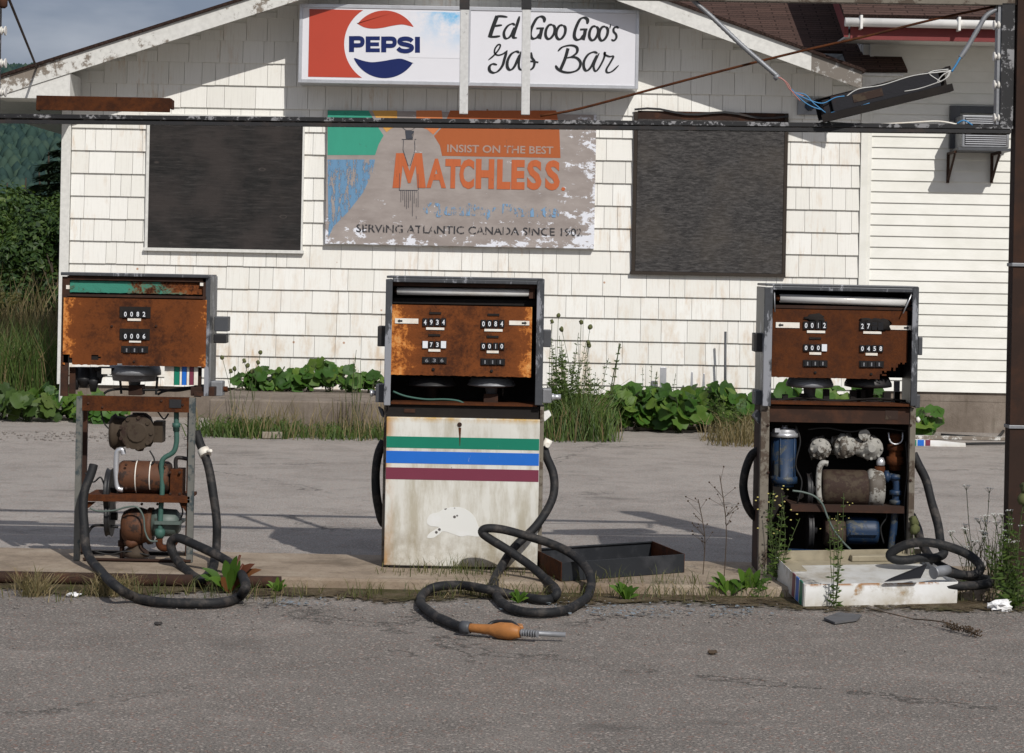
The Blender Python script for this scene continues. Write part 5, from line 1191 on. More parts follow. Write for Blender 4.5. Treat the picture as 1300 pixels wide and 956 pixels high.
mb = MB(); mb.tube(smooth([P(1050, 155, YO), P(1100, 158, YO-.02), P(1150, 156, YO-.02), P(1190, 154, YO-.02), P(1215, 158, YO-.02)], 5), .004, 6); mb.build('loose_wire', 'label_white', SF)
mb = MB(); mb.tube(smooth([P(1215, 157, YO-.03), P(1224, 153, YO-.04), P(1236, 160, YO-.03)], 5), .004, 6); mb.build('loose_wire', 'wire_blue', SF)
GW = MB(); GW.tube([P(47, 87, 21.5), P(11, -2, 17.0), P(0, -60, 15)], .011, 6); tag(GW.build('guy_wire', 'dark_rust'), 'thin dark guy wire running down to the left roof edge', 'wire')
mb = MB(); mb.pbox(46, 122, 216, 140.5, YO-.05, YO-.046).pbox(46, 122, 216, 123.5, YO-.046, YO+.03).pbox(46, 124, 47, 140, YO-.046, YO+.03).pbox(215, 126, 218, 138, YO-.05, YO+.03)
tag(mb.build('lamp_tray', 'rust_red', None, .002), 'long reddish rust channel resting on the left end of the overhead frame', 'metal channel')
# hanging ballast tray
BT = thing('ballast_tray', P(1122, 120, YO-.02), 'dark rusty ballast tray dangling by its wires above the overhead frame beam', 'ballast tray')
a = P(1038, 140, YO-.02); b_ = P(1203, 100, YO-.02); ax = (b_-a); LB = ax.length; ax.normalize(); up = Vector((0, -1, 0)).cross(ax); up = -up if up.z < 0 else up
def bt_(mb, u0, u1, w0, w1, v0, v1):
    k = len(mb.v)
    for u in (u0, u1):
        for v in (v0, v1):
            for w_ in (w0, w1): mb.v.append(a+ax*u+up*w_+Vector((0, v, 0)))
    for q in ((0, 1, 3, 2), (4, 6, 7, 5), (0, 4, 5, 1), (2, 3, 7, 6), (0, 2, 6, 4), (1, 5, 7, 3)): mb.face([k+i_ for i_ in q])
mb = MB(); bt_(mb, 0, LB, -.048, -.044, -.06, .05); bt_(mb, 0, LB, .046, .05, -.06, .05); bt_(mb, 0, LB, -.044, .046, .046, .05); bt_(mb, LB, LB+.02, .03, .055, -.03, .03); bt_(mb, 0, LB, -.062, -.028, -.078, -.073); bt_(mb, 0, LB, -.062, -.057, -.0725, .03); mb.build('tray_body', 'very_dark', BT)
mb = MB(); bt_(mb, .06, LB-.05, -.03, .044, -.07, .04); bt_(mb, .02, .058, -.03, .04, -.05, .04); mb.build('ballast', 'rust_black_paint', BT, .004)
mb = MB(); bt_(mb, .16, .30, -.008, .028, -.0725, -.071); mb.build('ballast_label', 'tan_drum', BT)
def wires(pl, m_, r=.0026, nm='wire'):
    for pts in pl: mb = MB(); mb.tube(smooth([P(x, y, YO+(-.09)) for x, y in pts], 5), r, 6); mb.build(nm, m_, BT)
wires([[(1008, 118), (1022, 120), (1033, 131), (1048, 143)], [(1012, 120), (1030, 128), (1045, 131), (1060, 124), (1072, 122)], [(1005, 113), (1018, 127), (1030, 135), (1042, 139)], [(1055, 143), (1075, 140), (1104, 131)]], 'wire_blue')
wires([[(990, 98), (1000, 106), (1006, 117), (1016, 128)], [(988, 98), (996, 103), (1004, 115), (1020, 122)]], 'wire_pink')
wires([[(1075, 122), (1090, 113), (1120, 108), (1160, 96), (1205, 90)], [(1206, 90), (1196, 96), (1190, 105), (1203, 98), (1207, 89)], [(1206, 89), (1200, 100), (1184, 107), (1165, 113), (1148, 116)], [(1206, 90), (1190, 92), (1180, 94), (1195, 104)], [(1204, 88), (1186, 90), (1178, 93)]], 'wire_white')
mb = MB()
cd = smooth([P(x, y, YO+.0) for x, y in [(868, -12), (885, 5), (903, 21), (940, 56), (965, 78), (987, 97)]], 16)
mb.tube(cd, [.0105+.002*(i_ % 2) for i_ in range(len(cd))], 9); mb.lathe(P(984, 96, YO), (P(987, 98, YO)-P(984, 95, YO)), [(0, .016), (.02, .016)], 8); mb.build('flexible_conduit', 'aluminium_dull', BT)
mb = MB()
cd = smooth([P(x, y, YO+.0) for x, y in [(1265, 12), (1252, 20), (1242, 36), (1228, 60), (1219, 73)]], 16)
mb.tube(cd, [.0105+.002*(i_ % 2) for i_ in range(len(cd))], 9); mb.build('flexible_conduit', 'aluminium_dull', BT)
wires([[(1219, 73), (1214, 82), (1208, 91)]], 'wire_blue', .005)

# ------------------------------------------------------------------ small things on the ground
mb = MB(); pts = [G(x, y, .045) for x, y in [(-120, 739), (0, 742), (60, 743), (120, 746), (180, 748), (250, 752), (345, 753)]]
for p in pts: p.y = 10.50; p.z = .036
mb.tube(smooth(pts, 4), .028, 12); tag(mb.build('pipe', 'dark_rust'), 'rusty steel pipe lying along the front edge of the island at left', 'pipe')
mb = MB(); a = G(1222, 751, .03); mb.tube([a, a+Vector((.35, .02, 0)), a+Vector((.75, .03, .0))], .024, 10); tag(mb.build('pipe', 'dark_rust'), 'short rusty pipe lying right of the fallen white door', 'pipe')
mb = MB(); p = G(345, 557); mb.box(p.x-.085, p.x+.085, p.y-.04, p.y+.06, .004, .06, rotz(.15)); tag(mb.build('wood_block', 'wood_plank', None, .006), 'small weathered wood block on the asphalt before the walkway slab', 'wood block')
mb = MB(); a = G(808, 544, .02); b_ = G(968, 541, .02); mb.beam(a, b_, .03, .14); tag(mb.build('plank', 'wood_plank', None, .006), 'weathered plank on the ground in front of the broad leaved plants', 'plank')
mb = MB(); k = 0
for q in [(1060, 790), (1088, 786), (1094, 780), (1064, 777), (1046, 784)]: mb.v.append(G(q[0], q[1], .012+.01*R.random()))
mb.face([0, 1, 2, 3, 4]); o = mb.build('slate_piece', 'slate'); m_ = o.modifiers.new('s', 'SOLIDIFY'); m_.thickness = .008; tag(o, 'flat grey sheet scrap on the ground under the fallen white door', 'sheet scrap')
def crumple(px, py, r, name, m_, label, cat, sz=.4, sd=0, seg=16):
    mb = MB(); p = G(px, py, 0); p.z = r*sz*.8; mb.blob(p, r, (1, .7, sz), .55, seg, sd); o = mb.build(name, m_)
    for pl in o.data.polygons: pl.use_smooth = False
    return tag(o, label, cat)
crumple(1270, 775, .055, 'crumpled_paper', 'paper', 'crumpled white paper on the asphalt at the right edge', 'paper', .45, 3)
crumple(94, 758, .028, 'paper_scrap', 'paper', 'small pale scrap by the dry tuft at left', 'paper scrap', .4, 5, 10)
crumple(201, 794, .017, 'rubber_scrap', 'rubber', 'tiny black scrap on the asphalt below the left pump', 'scrap', .5, 2, 8)
crumple(905, 831, .02, 'pebble', 'stem_brown', 'small brown pebble on the asphalt near the bottom of the picture', 'pebble', .5, 2, 8)
# striped panel against the foundation
SPN = thing('striped_panel', G(1110, 567, 0), 'white panel with green, blue and maroon stripes on the ground by the wall', 'panel')
def zz(px, py, Y=21.0): return P(px, py, Y)
Y5 = G(1150, 566, 0).y
for l, r, m_ in ((1158, 1163.5, 'stripe_green'), (1165, 1173, 'stripe_blue'), (1175, 1181, 'stripe_maroon')):
    mb = MB(); mb.pbox(l, 558.3, r, 566, Y5-.004, Y5-.001); mb.build('stripe', m_, SPN)
q = [PX(x, y, Y5) for x, y in [(1100, 557), (1180, 558), (1226, 563), (1226, 568), (1100, 567)]]; mb = MB(); mb.prism(q[::-1], Y5, Y5+.02); mb.build('sheet', 'pan', SPN)
mb = MB(); a = G(1100, 553.5, .02); b_ = G(1282, 557, .02); mb.beam(a, b_, .03, .05); tag(mb.build('white_strip', 'white_trim_worn'), 'long white trim strip lying against the foundation of the wing', 'trim strip')
mb = MB(); mb.tube(smooth([G(x, y, .02) for x, y in [(1195, 552), (1225, 554), (1262, 556), (1270, 552), (1274, 547)]], 6), .014, 8); tag(mb.build('cable', 'wire_black'), 'black cable curling up beside the rusty column', 'cable')
mb = MB(); mb.tube(smooth([G(x, y, .02) for x, y in [(1226, 563.5), (1255, 563), (1300, 563), (1360, 564)]], 6), .012, 8); tag(mb.build('cable', 'wire_black'), 'black cable lying straight on the asphalt by the wall', 'cable')
mb = MB(); a = P(921, 490, 21.8); a.z = .1; mb.tube([a, P(921, 421, 21.8)], .012, 8); tag(mb.build('rod', 'bracket_grey'), 'thin dark rod standing up in the broad leaved plants', 'rod')
for k, (px, tp, w_, lab) in enumerate(((842, 466, 8, 'tallest pale grey post stub standing in the plants by the wall'), (878, 472, 6, 'pointed pale grey post stub in the plants, middle one of three'), (893, 474, 6, 'pale grey post stub in the plants nearest the thin dark rod'))):
    a = P(px, tp, 21.82); mb = MB(); ww = w_/133/2; mb.prism([(a.x-ww, .15), (a.x+ww, .15), (a.x+ww*(1 if k == 0 else .5), a.z), (a.x-ww*(1 if k == 0 else .2), a.z)], 21.80, 21.83); o = tag(mb.build('post_stub', 'aluminium', None, .003), lab, 'post', 'post stubs in the plants')
mb = MB(); a = G(77, 520, 0); mb.tube([P(76, 520, 21.2), P(79.5, 470, 21.2)], .02, 8); tag(mb.build('white_pipe', 'gutter_white'), 'white pipe standing in the weeds behind the left pump', 'pipe')

# ------------------------------------------------------------------ vegetation
V = random.Random(21)
def leaf_disc(mb, c, r, nrm, rot, lobes=5, wav=.13, seed=0):
    """broad lobed leaf with a raised rim and a notch at the stalk"""
    n = nrm.normalized(); u = n.orthogonal().normalized(); w_ = n.cross(u); u, w_ = u*math.cos(rot)+w_*math.sin(rot), w_*math.cos(rot)-u*math.sin(rot)
    k = len(mb.v); mb.v.append(c-n*r*.16); seg = 20
    for ring, f in ((1, .55), (2, 1.0)):
        for i_ in range(seg):
            a = 2*math.pi*i_/seg; q = 1+wav*math.cos(lobes*a)*(ring/2)+.06*math.sin(9*a+seed)*(ring/2)
            if i_ == 0: q *= .45 if ring == 2 else .6
            rr_ = r*f*q; lift = r*(.02 if ring == 1 else .10*math.sin(3*a+seed)+.02)
            mb.v.append(c+u*math.cos(a)*rr_+w_*math.sin(a)*rr_+n*lift)
    for i_ in range(seg):
        j_ = (i_+1) % seg; mb.face([k, k+1+i_, k+1+j_], True); mb.face([k+1+i_, k+1+seg+i_, k+1+seg+j_, k+1+j_], True)
def broad_plant(px, base_y, Y, z0, h, spread, n, lr, label, group, m_='leaf_broad'):
    x = P(px, base_y, Y).x; T = thing('broad_leaved_plant', (x, Y, z0), label, 'plant', group)
    fb = MB(); sb = MB()
    for i_ in range(n):
        a = V.uniform(0, 2*math.pi); d = spread*math.sqrt(V.random()); hh_ = h*V.uniform(.25, 1)*(1-.35*d/spread)
        c_ = Vector((x+math.cos(a)*d, Y+math.sin(a)*d*.6, z0+hh_)); nr = Vector((math.cos(a)*.6+V.uniform(-.7, .7), -.6+V.uniform(-.5, .5), .7+V.uniform(-.5, .4)))
        leaf_disc(fb, c_, lr*V.uniform(.55, 1.15), nr, V.uniform(0, 6.28), V.choice((5, 6, 7)), V.uniform(.06, .14), i_)
        if i_ % 2 == 0: sb.tube(smooth([(x+V.uniform(-.03, .03), Y, z0), (x+math.cos(a)*d*.5, Y+math.sin(a)*d*.3, z0+hh_*.7), tuple(c_)], 3), .004, 5, caps=False)
    fb.build('foliage', m_, T); sb.build('stems', 'stem_green', T); return T
g1, g2, g3 = 'broad leaved plants along the wall left of centre', 'broad leaved plants along the wall right of centre', 'broad leaved plants at the left edge'
for k, (px, h, sp, n) in enumerate(((312, .16, .16, 16), (340, .26, .2, 22), (366, .22, .2, 22), (392, .22, .18, 20), (418, .36, .2, 26), (444, .26, .2, 22), (470, .20, .18, 18))):
    broad_plant(px, 485, 21.55, .297, h, sp, n, .072, 'broad leaved green plant on the walkway slab against the white wall', g1)
for k, (px, h, sp, n) in enumerate(((706, .40, .2, 14), (748, .36, .24, 18), (786, .40, .26, 26), (812, .50, .28, 30), (838, .46, .25, 26), (862, .46, .26, 26), (890, .46, .26, 26), (916, .48, .25, 24), (938, .38, .22, 18), (955, .42, .2, 14))):
    broad_plant(px, 530, 21.3+V.uniform(-.15, .2), 0, h, sp, int(n*1.4), .095, 'broad leaved green plant crowding the foundation between the middle and right pumps', g2)
for px, sp in ((1000, .2), (1050, .22), (1100, .2)): broad_plant(px, 520, 21.4, 0, .56, sp, 26, .10, 'broad leaved green plant seen through the open head of the right pump', 'plants behind the right pump')
broad_plant(1178, 540, 21.6, 0, .30, .15, 12, .105, 'broad leaved plant alone by the foundation of the clapboard wing', None) if False else None
T_ = broad_plant(1178, 545, 21.6, 0, .28, .14, 12, .105, 'broad leaved plant alone by the foundation of the clapboard wing', 'plants by the wing')
for px, sp, h in ((-40, .35, .4), (4, .3, .35), (34, .3, .3), (64, .3, .34), (98, .3, .3), (128, .22, .22)):
    broad_plant(px, 530, 21.2+V.uniform(-.3, .3), 0, h, sp, 34, .085, 'low leafy plant at the asphalt edge left of the store', g3, 'leaf_mid' if px < 50 else 'leaf_broad')

def blades(mb, c, n, h, spread, w_=.005, lean=.35, sy=1.0):
    for _ in range(n):
        a = V.uniform(0, 6.283); d = spread*math.sqrt(V.random()); x = c[0]+math.cos(a)*d; y = c[1]+math.sin(a)*d*sy; z = c[2]
        hh_ = h*V.uniform(.35, 1.1); la = V.uniform(0, 6.283); ll = lean*hh_*V.uniform(.2, 1.4); dx, dy = math.cos(la)*ll, math.sin(la)*ll
        k = len(mb.v); ww = w_*V.uniform(.6, 1.2); pa = V.uniform(0, 3.14); ux, uy = math.cos(pa)*ww, math.sin(pa)*ww*.5
        mb.v += [Vector((x-ux, y-uy, z)), Vector((x+ux, y+uy, z)), Vector((x+dx*.35-ux*.8, y+dy*.35, z+hh_*.55)), Vector((x+dx*.35+ux*.8, y+dy*.35, z+hh_*.55)), Vector((x+dx, y+dy, z+hh_*(1-.25*lean)))]
        mb.face([k, k+1, k+3, k+2]); mb.face([k+2, k+3, k+4])
def grass_strip(name, pts, m_, label, n, h, spread, w_=.005, lean=.35, sy=1.0):
    mb = MB()
    for (x, y, z) in pts:
        q = .5+1.1*noise.noise(Vector((x*3.1, y*1.5, n*.37)))+.5*noise.noise(Vector((x*9, 0, n*.7))); q = max(.12, min(1.25, q+.25))
        blades(mb, (x, y, z), int(n*min(1.3, q*1.35)), h*(.45+.6*q), spread, w_, lean, sy)
    return tag(mb.build(name, m_), label, 'grass', kind='stuff')
# before the walkway slab
pts = [(P(px, 540, 19.9).x, 19.75+V.uniform(-.2, .25), 0) for px in range(262, 500, 4)]
grass_strip('grass', pts, 'weed', 'green grass growing along the front of the walkway slab', 40, .26, .16, .006, 1.0)
grass_strip('grass', [(x+.05, y, z) for x, y, z in pts[::2]], 'grass_straw', 'dry seeding grass along the front of the walkway slab', 16, .46, .18, .004, .4)
pts = [(P(px, 540, 20.2).x, 20.1+V.uniform(-.3, .4), 0) for px in range(694, 770, 4)]
grass_strip('tall_grass', pts, 'weed', 'tall green grass right of the middle pump', 40, .52, .16, .006, .6)
grass_strip('tall_grass', pts[::1], 'grass_dry', 'dry tall grass right of the middle pump', 15, .46, .2, .005, .4)
pts = [(P(px, 540, 20.6).x, 20.0+V.uniform(-.3, .5), 0) for px in range(905, 975, 4)]
grass_strip('grass', pts, 'grass_dry', 'low scrubby grass left of the right pump by the plank', 26, .30, .18, .005, .8)
# left field edge
pts = [(P(px, 520, Y).x, Y, 0) for Y in (22.6, 23.4, 24.3, 25.5, 27) for px in range(-120, 78, 5)]
grass_strip('tall_grass', pts[::2], 'grass_dry', 'tall dry grass standing left of the store', 26, 1.0, .22, .007, .35)
grass_strip('tall_grass', pts, 'weed', 'green grass mixed in the field left of the store', 34, .85, .25, .007, .4)
pts = [(P(px, 500, Y).x, Y, 0) for Y in (29, 32, 36) for px in range(-160, 82, 6)]
grass_strip('tall_grass', pts, 'grass_dry', 'high seeding grass before the trees at left', 24, 1.25, .35, .010, .3)
# island edge tufts
pts = []
for px in list(range(0, 400, 13))+list(range(440, 700, 6))+list(range(690, 1000, 9))+list(range(1210, 1330, 6)):
    p = G(px+V.uniform(-6, 6), 757+V.uniform(-6, 8), 0); pts.append((p.x, min(p.y, 10.53), .004))
grass_strip('sparse_grass', pts, 'grass_green', 'sparse grass sprouting along the foot of the island', 6, .10, .05, .0022, .6)
grass_strip('sparse_grass', pts[::2], 'grass_straw', 'dry grass stalks along the foot of the island', 5, .11, .07, .0018, 1.0)
pts = [(P(px, 724, 10.9).x, 10.82+V.uniform(-.12, .1), .05) for px in range(480, 700, 5)]+[(G(px, 745, .05).x, 10.62, .05) for px in range(700, 900, 12)]
grass_strip('sparse_grass', pts, 'grass_green', 'fine grass growing on the island at the foot of the striped pump', 6, .09, .05, .002, .6)
pts = [(G(px, 735, .05).x, 10.7+V.uniform(-.15, .3), .03) for px in range(1240, 1400, 5)]
grass_strip('tall_grass', pts, 'grass_green', 'tall grass and weeds around the foot of the rusty column', 12, .30, .10, .003, .5)
pts = []
for px in (42, 128, 150): p = G(px, 756, .0); pts += [(p.x+V.uniform(-.05, .05), min(p.y, 10.5), .0) for _ in range(3)]
grass_strip('dry_tuft', pts, 'grass_straw', 'dry grass tufts against the rusty pipe at left', 60, .16, .07, .0018, 1.3)
# flakes of paint and glass
mb = MB()
for (cx_, cy_, wx, wy, n) in ((380, 766, 55, 6, 60), (800, 775, 90, 9, 130), (700, 770, 40, 6, 30), (930, 775, 40, 8, 70), (560, 770, 60, 6, 20)):
    for _ in range(n):
        p = G(cx_+V.gauss(0, wx*.5), cy_+V.gauss(0, wy*.5), .012); r_ = .003+.011*V.random()**2; k = len(mb.v); m2 = V.choice((3, 4, 5)); a0 = V.uniform(0, 6)
        for i_ in range(m2): a = a0+6.283*i_/m2; mb.v.append(p+Vector((math.cos(a)*r_, math.sin(a)*r_*1.4, V.uniform(-.002, .004))))
        mb.face(list(range(k, k+m2)))
tag(mb.build('paint_flakes', 'debris_blue'), 'bluish flakes of paint and glass scattered on the dirt by the island', 'debris', kind='stuff')
mb = MB()
for _ in range(900):
    px = V.uniform(-50, 1350); band = V.random()
    if band < .45: p = G(px, V.uniform(755, 800), .004)
    elif band < .6: p = G(V.gauss(100, 60), V.uniform(548, 560), .004)
    else: p = G(px, 760+200*V.random()**1.5, .004)
    r_ = V.uniform(.002, .007)*(p.y/10.3)**1.3; mb.blob(p+Vector((0, 0, r_*.3)), r_, (1, 1, .6), .3, 6, V.random()*10)
tag(mb.build('gravel', 'gravel_stone'), 'loose gravel grains scattered over the asphalt', 'gravel', kind='stuff')

# dock plants
def lance(mb, base, tip, w_, curl=.15, seg=6):
    base, tip = Vector(base), Vector(tip); d = tip-base; side = d.cross(Vector((0, -.6, .8))).normalized(); k = len(mb.v)
    for i_ in range(seg+1):
        t_ = i_/seg; p = base+d*t_+Vector((0, 0, math.sin(t_*math.pi)*curl*d.length)); ww = w_*math.sin(math.pi*min(.06+t_*.94, .999))**.7*(1+.15*math.sin(i_*2.4))
        mb.v += [p-side*ww, p+Vector((0, 0, -ww*.25)), p+side*ww]
    for i_ in range(seg):
        a = k+i_*3; mb.face([a, a+1, a+4, a+3], True); mb.face([a+1, a+2, a+5, a+4], True)
def dock(px, py, label, sc=1.0, red=True, z=.004):
    p = G(px, py, z); T = thing('dock_plant', p, label, 'plant'); g_ = MB(); r_ = MB()
    for i_ in range(15):
        a = V.uniform(-.3, 3.44); L_ = V.uniform(.12, .24)*sc; el = V.uniform(.35, 1.25)
        tip = p+Vector((math.cos(a)*math.cos(el)*L_, -abs(math.sin(a))*math.cos(el)*L_*.4, math.sin(el)*L_))
        lance(r_ if (red and i_ % 6 == 1) else g_, p, tip, V.uniform(.018, .03)*sc)
    g_.build('leaves', 'dock', T)
    if red:
        for i_ in range(3): q = p+Vector((.04+i_*.015, 0, 0)); r_.tube([p, q+Vector((.01, 0, .20*sc-i_*.04))], .006, 5)
        r_.build('red_leaves', 'dock_red', T)
    return T
dock(290, 752, 'dock plant with bright green and reddish leaves inside the left hose loop', .85)
dock(950, 757, 'bright green dock plant left of the fallen white door', .75, False)
dock(925, 757, 'darker dock plant at the island foot, leftmost beside the fallen door', .6, False)
dock(658, 765, 'small green weed in the middle of the coiled hose', .35, False)
dock(795, 762, 'small leafy weed before the black tray', .5, False)
dock(352, 752, 'tiny green weed at the island foot right of the left hose', .35, False)
# stalky weeds
def weed(px, py, Y, z0, h, label, n=9, spread=.12, leaf=.03, flowers=None, m_='weed', lean=(0, 0), dens=26, cat='plant', name='weed', group=None, rs=.0022):
    x = P(px, py, Y).x; T = thing(name, (x, Y, z0), label, cat, group); st = MB(); lf = MB(); fl = MB()
    for i_ in range(n):
        a = V.uniform(0, 6.28); d = spread*V.uniform(.2, 1); hh_ = h*V.uniform(.55, 1)
        b0 = Vector((x+V.uniform(-.02, .02), Y+V.uniform(-.02, .02), z0)); tp = b0+Vector((math.cos(a)*d+lean[0]*hh_, math.sin(a)*d*.6, hh_))
        md = (b0+tp)/2+Vector((V.uniform(-.03, .03), 0, .03*h)); s_ = smooth([b0, md, tp], 6); st.tube(s_, rs, 5, caps=False)
        for j_ in range(dens):
            t_ = V.uniform(.1, .98); q = s_[int(t_*(len(s_)-1))]; an = V.uniform(0, 6.28); L_ = leaf*V.uniform(.5, 1.2)*(1.25-t_*.8)
            e = q+Vector((math.cos(an)*L_, math.sin(an)*L_, L_*V.uniform(-.2, .7))); sd = Vector((-(e-q).z, 0, (e-q).x)).normalized()*L_*.13; k = len(lf.v)
            lf.v += [q, (q+e)/2+sd, e, (q+e)/2-sd]; lf.face([k, k+1, k+2, k+3])
        if flowers:
            kind, fr = flowers
            if kind == 'umbel':
                for j_ in range(9): aa = V.uniform(0, 6.28); rr_ = fr*math.sqrt(V.random()); q = tp+Vector((math.cos(aa)*rr_, math.sin(aa)*rr_, .012+V.uniform(-.003, .003))); fl.blob(q, fr*.17, (1, 1, .5), .2, 6, j_); st.tube([tp-Vector((0, 0, .012)), q], rs*.4, 3, caps=False)
            elif kind == 'ball': fl.blob(tp, fr, (1, 1, 1.2), .3, 10, i_)
            elif kind == 'dots':
                for j_ in range(2): q = tp+Vector((V.gauss(0, .03), V.gauss(0, .02), V.gauss(0, .03))); fl.blob(q, fr, (1, 1, .6), .2, 6, j_)
    st.build('stems', 'stem_green', T); 
    if lf.v: lf.build('leaves', m_, T)
    if fl.v: fl.build('flower_heads', flowers[2] if len(flowers) > 2 else 'flower_white', T) if False else fl.build('flower_heads', FM[flowers[0]], T)
    return T
FM = {'umbel': 'flower_white', 'ball': 'seed_head', 'dots': 'flower_yellow'}
weed(716, 545, 20.3, 0, 1.0, 'bushy fine leaved weed rising right of the middle pump', 16, .20, .055, None, 'weed', dens=60)
weed(735, 545, 20.6, 0, 1.15, 'seed headed weed with round brown heads against the shingles', 5, .22, .03, ('ball', .02), dens=8)
weed(703, 545, 20.5, 0, 1.12, 'thin weed with one round head nearest the middle pump', 2, .05, .02, ('ball', .017), dens=4)
weed(706, 545, 20.2, 0, .82, 'dense feathery weed rising against the right side of the middle pump', 22, .16, .07, None, 'weed', dens=70)
weed(748, 545, 20.4, 0, .74, 'feathery weed leaning over the tall grass right of the middle pump', 16, .22, .065, None, 'weed', dens=60)
T_ = weed(768, 545, 21.0, 0, .95, 'single tall leafy stalk leaning right against the white shingles', 2, .02, .045, None, 'weed', lean=(.17, 0), dens=90, rs=.005)
weed(826, 540, 21.5, 0, .72, 'pale feathery weed behind the broad leaves at the centre right', 5, .12, .045, None, 'weed', dens=40)
weed(861, 540, 21.5, 0, .55, 'small feathery weed between the two shorter post stubs', 4, .08, .045, None, 'weed', dens=40)
weed(795, 540, 21.4, 0, .45, 'little weed behind the broad leaves left of the post stubs', 4, .08, .045, None, 'weed', dens=30)
weed(925, 552, 20.4, 0, .42, 'dark bushy weed with brown stalks left of the right pump', 14, .26, .06, None, 'weed', dens=50)
weed(300, 545, 20.0, 0, .98, 'thin weed with pale round heads against the wall right of the left pump', 5, .2, .02, ('ball', .018), dens=5)
weed(325, 545, 20.1, 0, .80, 'thin weed with a green round head at the slab edge', 3, .12, .02, ('ball', .018), dens=4)
weed(452, 540, 19.9, 0, .78, 'dry grassy weed left of the middle pump by the slab', 9, .16, .02, None, 'grass_straw', dens=12)
weed(990, 712, 10.80, .05, .42, 'bushy weed with small yellow flowers before the blue filter', 12, .10, .035, ('dots', .006), 'weed', dens=34, rs=.0015)
weed(1062, 768, 10.22, .0, .52, 'slender weed growing up before the fallen white door', 6, .07, .032, ('dots', .004), 'weed', dens=34, rs=.0015)
weed(965, 757, 10.5, .0, .20, 'small weed at the left corner of the fallen door', 4, .06, .03, None, 'weed', dens=14, rs=.0015)
gq = 'white umbel weeds by the rusty column'
for px, Y, h, lab in ((1240, 10.9, .50, 'white umbel flowered weed between right hose and column, tallest one'), (1262, 10.55, .40, 'white umbel flowered weed close to the rusty column'), (1226, 10.8, .30, 'short white umbel flowered weed beside the right hose coil')):
    weed(px, 735, Y, .03, h, lab, 5, .13, .025, ('umbel', .022), 'weed', dens=10, group=gq, rs=.0016)
weed(1285, 740, 10.35, .0, .45, 'leafy green weed before the foot of the rusty column', 12, .14, .05, ('umbel', .016), 'weed', dens=40, rs=.0018)
weed(1165, 700, 10.95, .05, .30, 'green seed headed weed at the right post of the right pump', 2, .03, .02, ('ball', .022), dens=4)
weed(1300, 720, 10.3, .0, .62, 'tall green weed at the right edge with a round head', 3, .08, .03, ('ball', .024), dens=20)
for px, py, Y, h, lab in ((920, 700, 10.9, .48, 'bare brown dead stalk left of the right pump'), (893, 700, 10.95, .36, 'shorter bare brown dead stalk beside it, farther left'), (1030, 740, 10.3, .01, '')):
    if not lab: continue
    x = P(px, py, Y).x; mb = MB(); b0 = Vector((x, Y, .05)); tp = b0+Vector((-.03, 0, h)); s_ = smooth([b0, (b0+tp)/2+Vector((.02, 0, 0)), tp], 6); mb.tube(s_, .0022, 5)
    for j_ in range(16):
        q = s_[int(V.uniform(.4, 1)*(len(s_)-1))]; e = q+Vector((V.uniform(-.07, .07), V.uniform(-.03, .03), V.uniform(.02, .07))); mb.tube([q, e], .001, 4); mb.blob(e, .0045, (1, 1, 1), .3, 6, j_)
    tag(mb.build('dead_stalk', 'stem_brown'), lab, 'plant')
mb = MB(); a = G(1160, 786, .01); b_ = G(1245, 808, .01); mb.tube(smooth([a, (a+b_)/2+Vector((0, 0, .02)), b_], 5), .003, 5)
for j_ in range(70):
    t_ = V.uniform(.5, 1); q = a+(b_-a)*t_; e = q+Vector((V.uniform(-.03, .03), V.uniform(-.03, .03), V.uniform(.0, .03))); mb.tube([q, e], .0015, 4); mb.blob(e, .004, (1, 1, 1), .3, 6, j_)
mb.tube(smooth([G(1100, 772, .01), G(1135, 780, .03), a], 5), .0025, 5)
tag(mb.build('dry_twig', 'stem_brown'), 'dark dry seed twig lying on the asphalt lower right', 'twig')

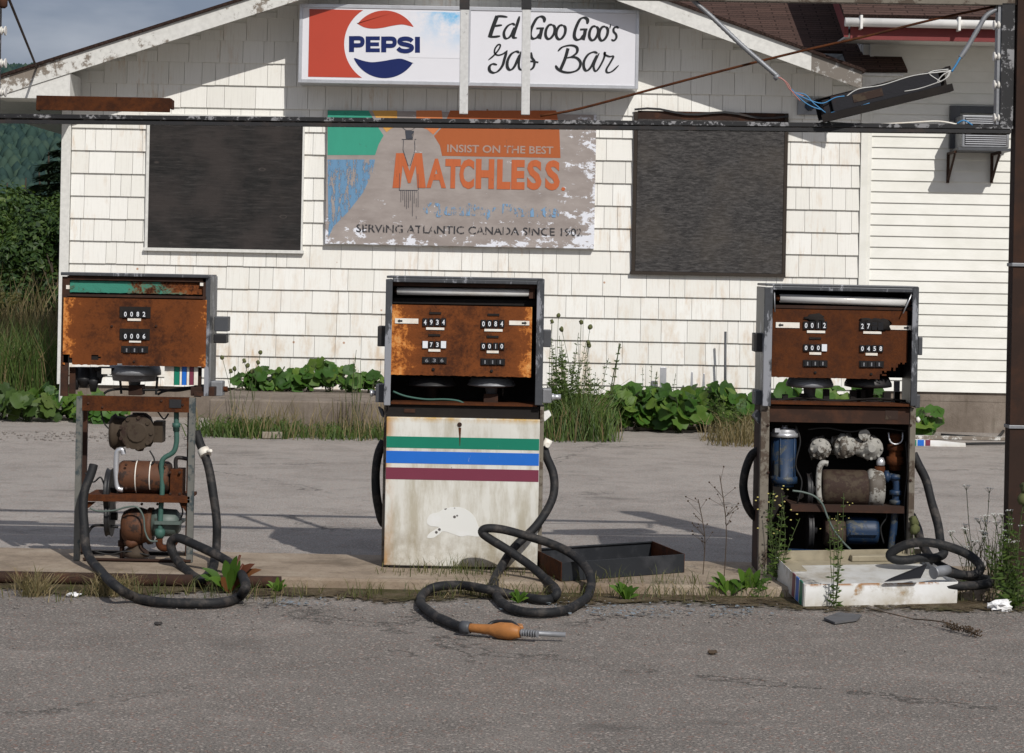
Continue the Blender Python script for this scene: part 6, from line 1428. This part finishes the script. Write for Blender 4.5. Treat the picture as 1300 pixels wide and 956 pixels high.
# trees and bushes at the left
def tree(px, Y, h, r, n, m_, label, name='leafy_tree', group=None, kind=0, ls=.11):
    x = P(px, 400, Y).x; T = thing(name, (x, Y, 0), label, 'tree', group); tr_ = MB(); cr2 = MB()
    top = h if kind else h*.75
    tr_.tube(smooth([(x, Y, -.05), (x+V.uniform(-.1, .1), Y, top*.5), (x+V.uniform(-.15, .15), Y, top)], 5), .05+h*.012, 8, .02)
    if kind == 0:
        cl = []
        for i_ in range(26):
            a = V.uniform(0, 6.28); t_ = V.uniform(.12, 1); rr_ = r*math.sqrt(max(0, 1-(t_*1.05-.35)**2))*V.uniform(.5, 1); c_ = Vector((x+math.cos(a)*rr_, Y+math.sin(a)*rr_*.8, h*t_*.92)); cl.append((c_, r*V.uniform(.22, .45)))
            tr_.tube([(x, Y, h*t_*.5), tuple(c_)], .02, 5, .006, caps=False)
        for _ in range(n):
            c_, cr3 = V.choice(cl); d = Vector((V.gauss(0, 1), V.gauss(0, 1), V.gauss(0, 1))).normalized(); p = c_+d*cr3*V.uniform(.65, 1.05)
            nr = (d+Vector((V.uniform(-.6, .6), V.uniform(-.6, .6), V.uniform(-.1, .9)))).normalized(); u = nr.orthogonal().normalized(); w_ = nr.cross(u); an = V.uniform(0, 6.28); u, w_ = u*math.cos(an)+w_*math.sin(an), w_*math.cos(an)-u*math.sin(an)
            L_ = ls*V.uniform(.6, 1.3); k = len(cr2.v); cr2.v += [p-u*L_*.5, p+w_*L_*.3+nr*L_*.08, p+u*L_*.5, p-w_*L_*.3+nr*L_*.08]; cr2.face([k, k+1, k+2, k+3])
    else:
        tiers = int(h*3.2)
        for ti in range(tiers):
            t_ = ti/tiers; z = h*(.1+.88*t_); R_ = r*(1-t_)**.85*V.uniform(.8, 1.1)+.06; nb = int(7+8*(1-t_))
            for b2 in range(nb):
                a = 6.28*b2/nb+V.uniform(-.3, .3)
                for q in range(int(n/tiers/nb)):
                    s2 = V.random()**.7; p = Vector((x+math.cos(a)*R_*s2, Y+math.sin(a)*R_*s2, z-R_*.32*s2+V.uniform(-.05, .05))); an = a+V.uniform(-.9, .9); L_ = ls*V.uniform(.7, 1.4); e = p+Vector((math.cos(an)*L_, math.sin(an)*L_, -L_*V.uniform(0, .5))); sd = Vector((-math.sin(an), math.cos(an), .2))*L_*.16; k = len(cr2.v)
                    cr2.v += [p-sd*.6, p+sd*.6, e+sd*.5, e-sd*.5]; cr2.face([k, k+1, k+2, k+3])
    tr_.build('trunk', 'bark', T); cr2.build('crown', m_, T); return T
gb = 'bushes and trees left of the store'
for k, (px, Y, h, r, n, m_) in enumerate(((-60, 38, 2.7, 1.2, 6000, 'leaf_mid'), (-10, 40, 2.6, 1.1, 8000, 'leaf_dark'), (22, 36, 2.0, .9, 8000, 'leaf_mid'), (52, 38, 2.1, .8, 8000, 'leaf_mid'), (72, 34, 2.2, .8, 7000, 'leaf_dark'), (88, 40, 2.7, 1.0, 6000, 'leaf_mid'), (8, 46, 2.6, 1.2, 7000, 'leaf_dark'), (44, 50, 3.0, 1.3, 7000, 'leaf_mid'), (-90, 48, 3.0, 1.6, 5000, 'leaf_mid'))):
    tree(px, Y, h, r, n, m_, 'bushy green tree in the thicket left of the store', 'leafy_tree', gb)
for k, (px, Y, h, r) in enumerate(((60, 62, 4.4, 1.1), (74, 60, 4.7, 1.1), (50, 66, 4.0, 1.1), (28, 68, 3.9, 1.1), (86, 64, 5.2, 1.3), (4, 70, 3.8, 1.2), (-30, 66, 4.2, 1.3))):
    tree(px, Y, h, r, 6500, 'leaf_spruce', 'dark spruce rising behind the bushes left of the store', 'spruce_tree', 'spruces behind the bushes', 1, .2)
mb = MB()
for _ in range(60):
    p = P(V.uniform(-20, 26), V.uniform(372, 385), 24+V.uniform(0, 1)); mb.blob(p, .02, (1, 1, .7), .3, 6, V.random()*9)
tag(mb.build('goldenrod_bloom', 'flower_yellow'), 'yellow blooms in the tall grass at the left edge', 'flowers', kind='stuff')
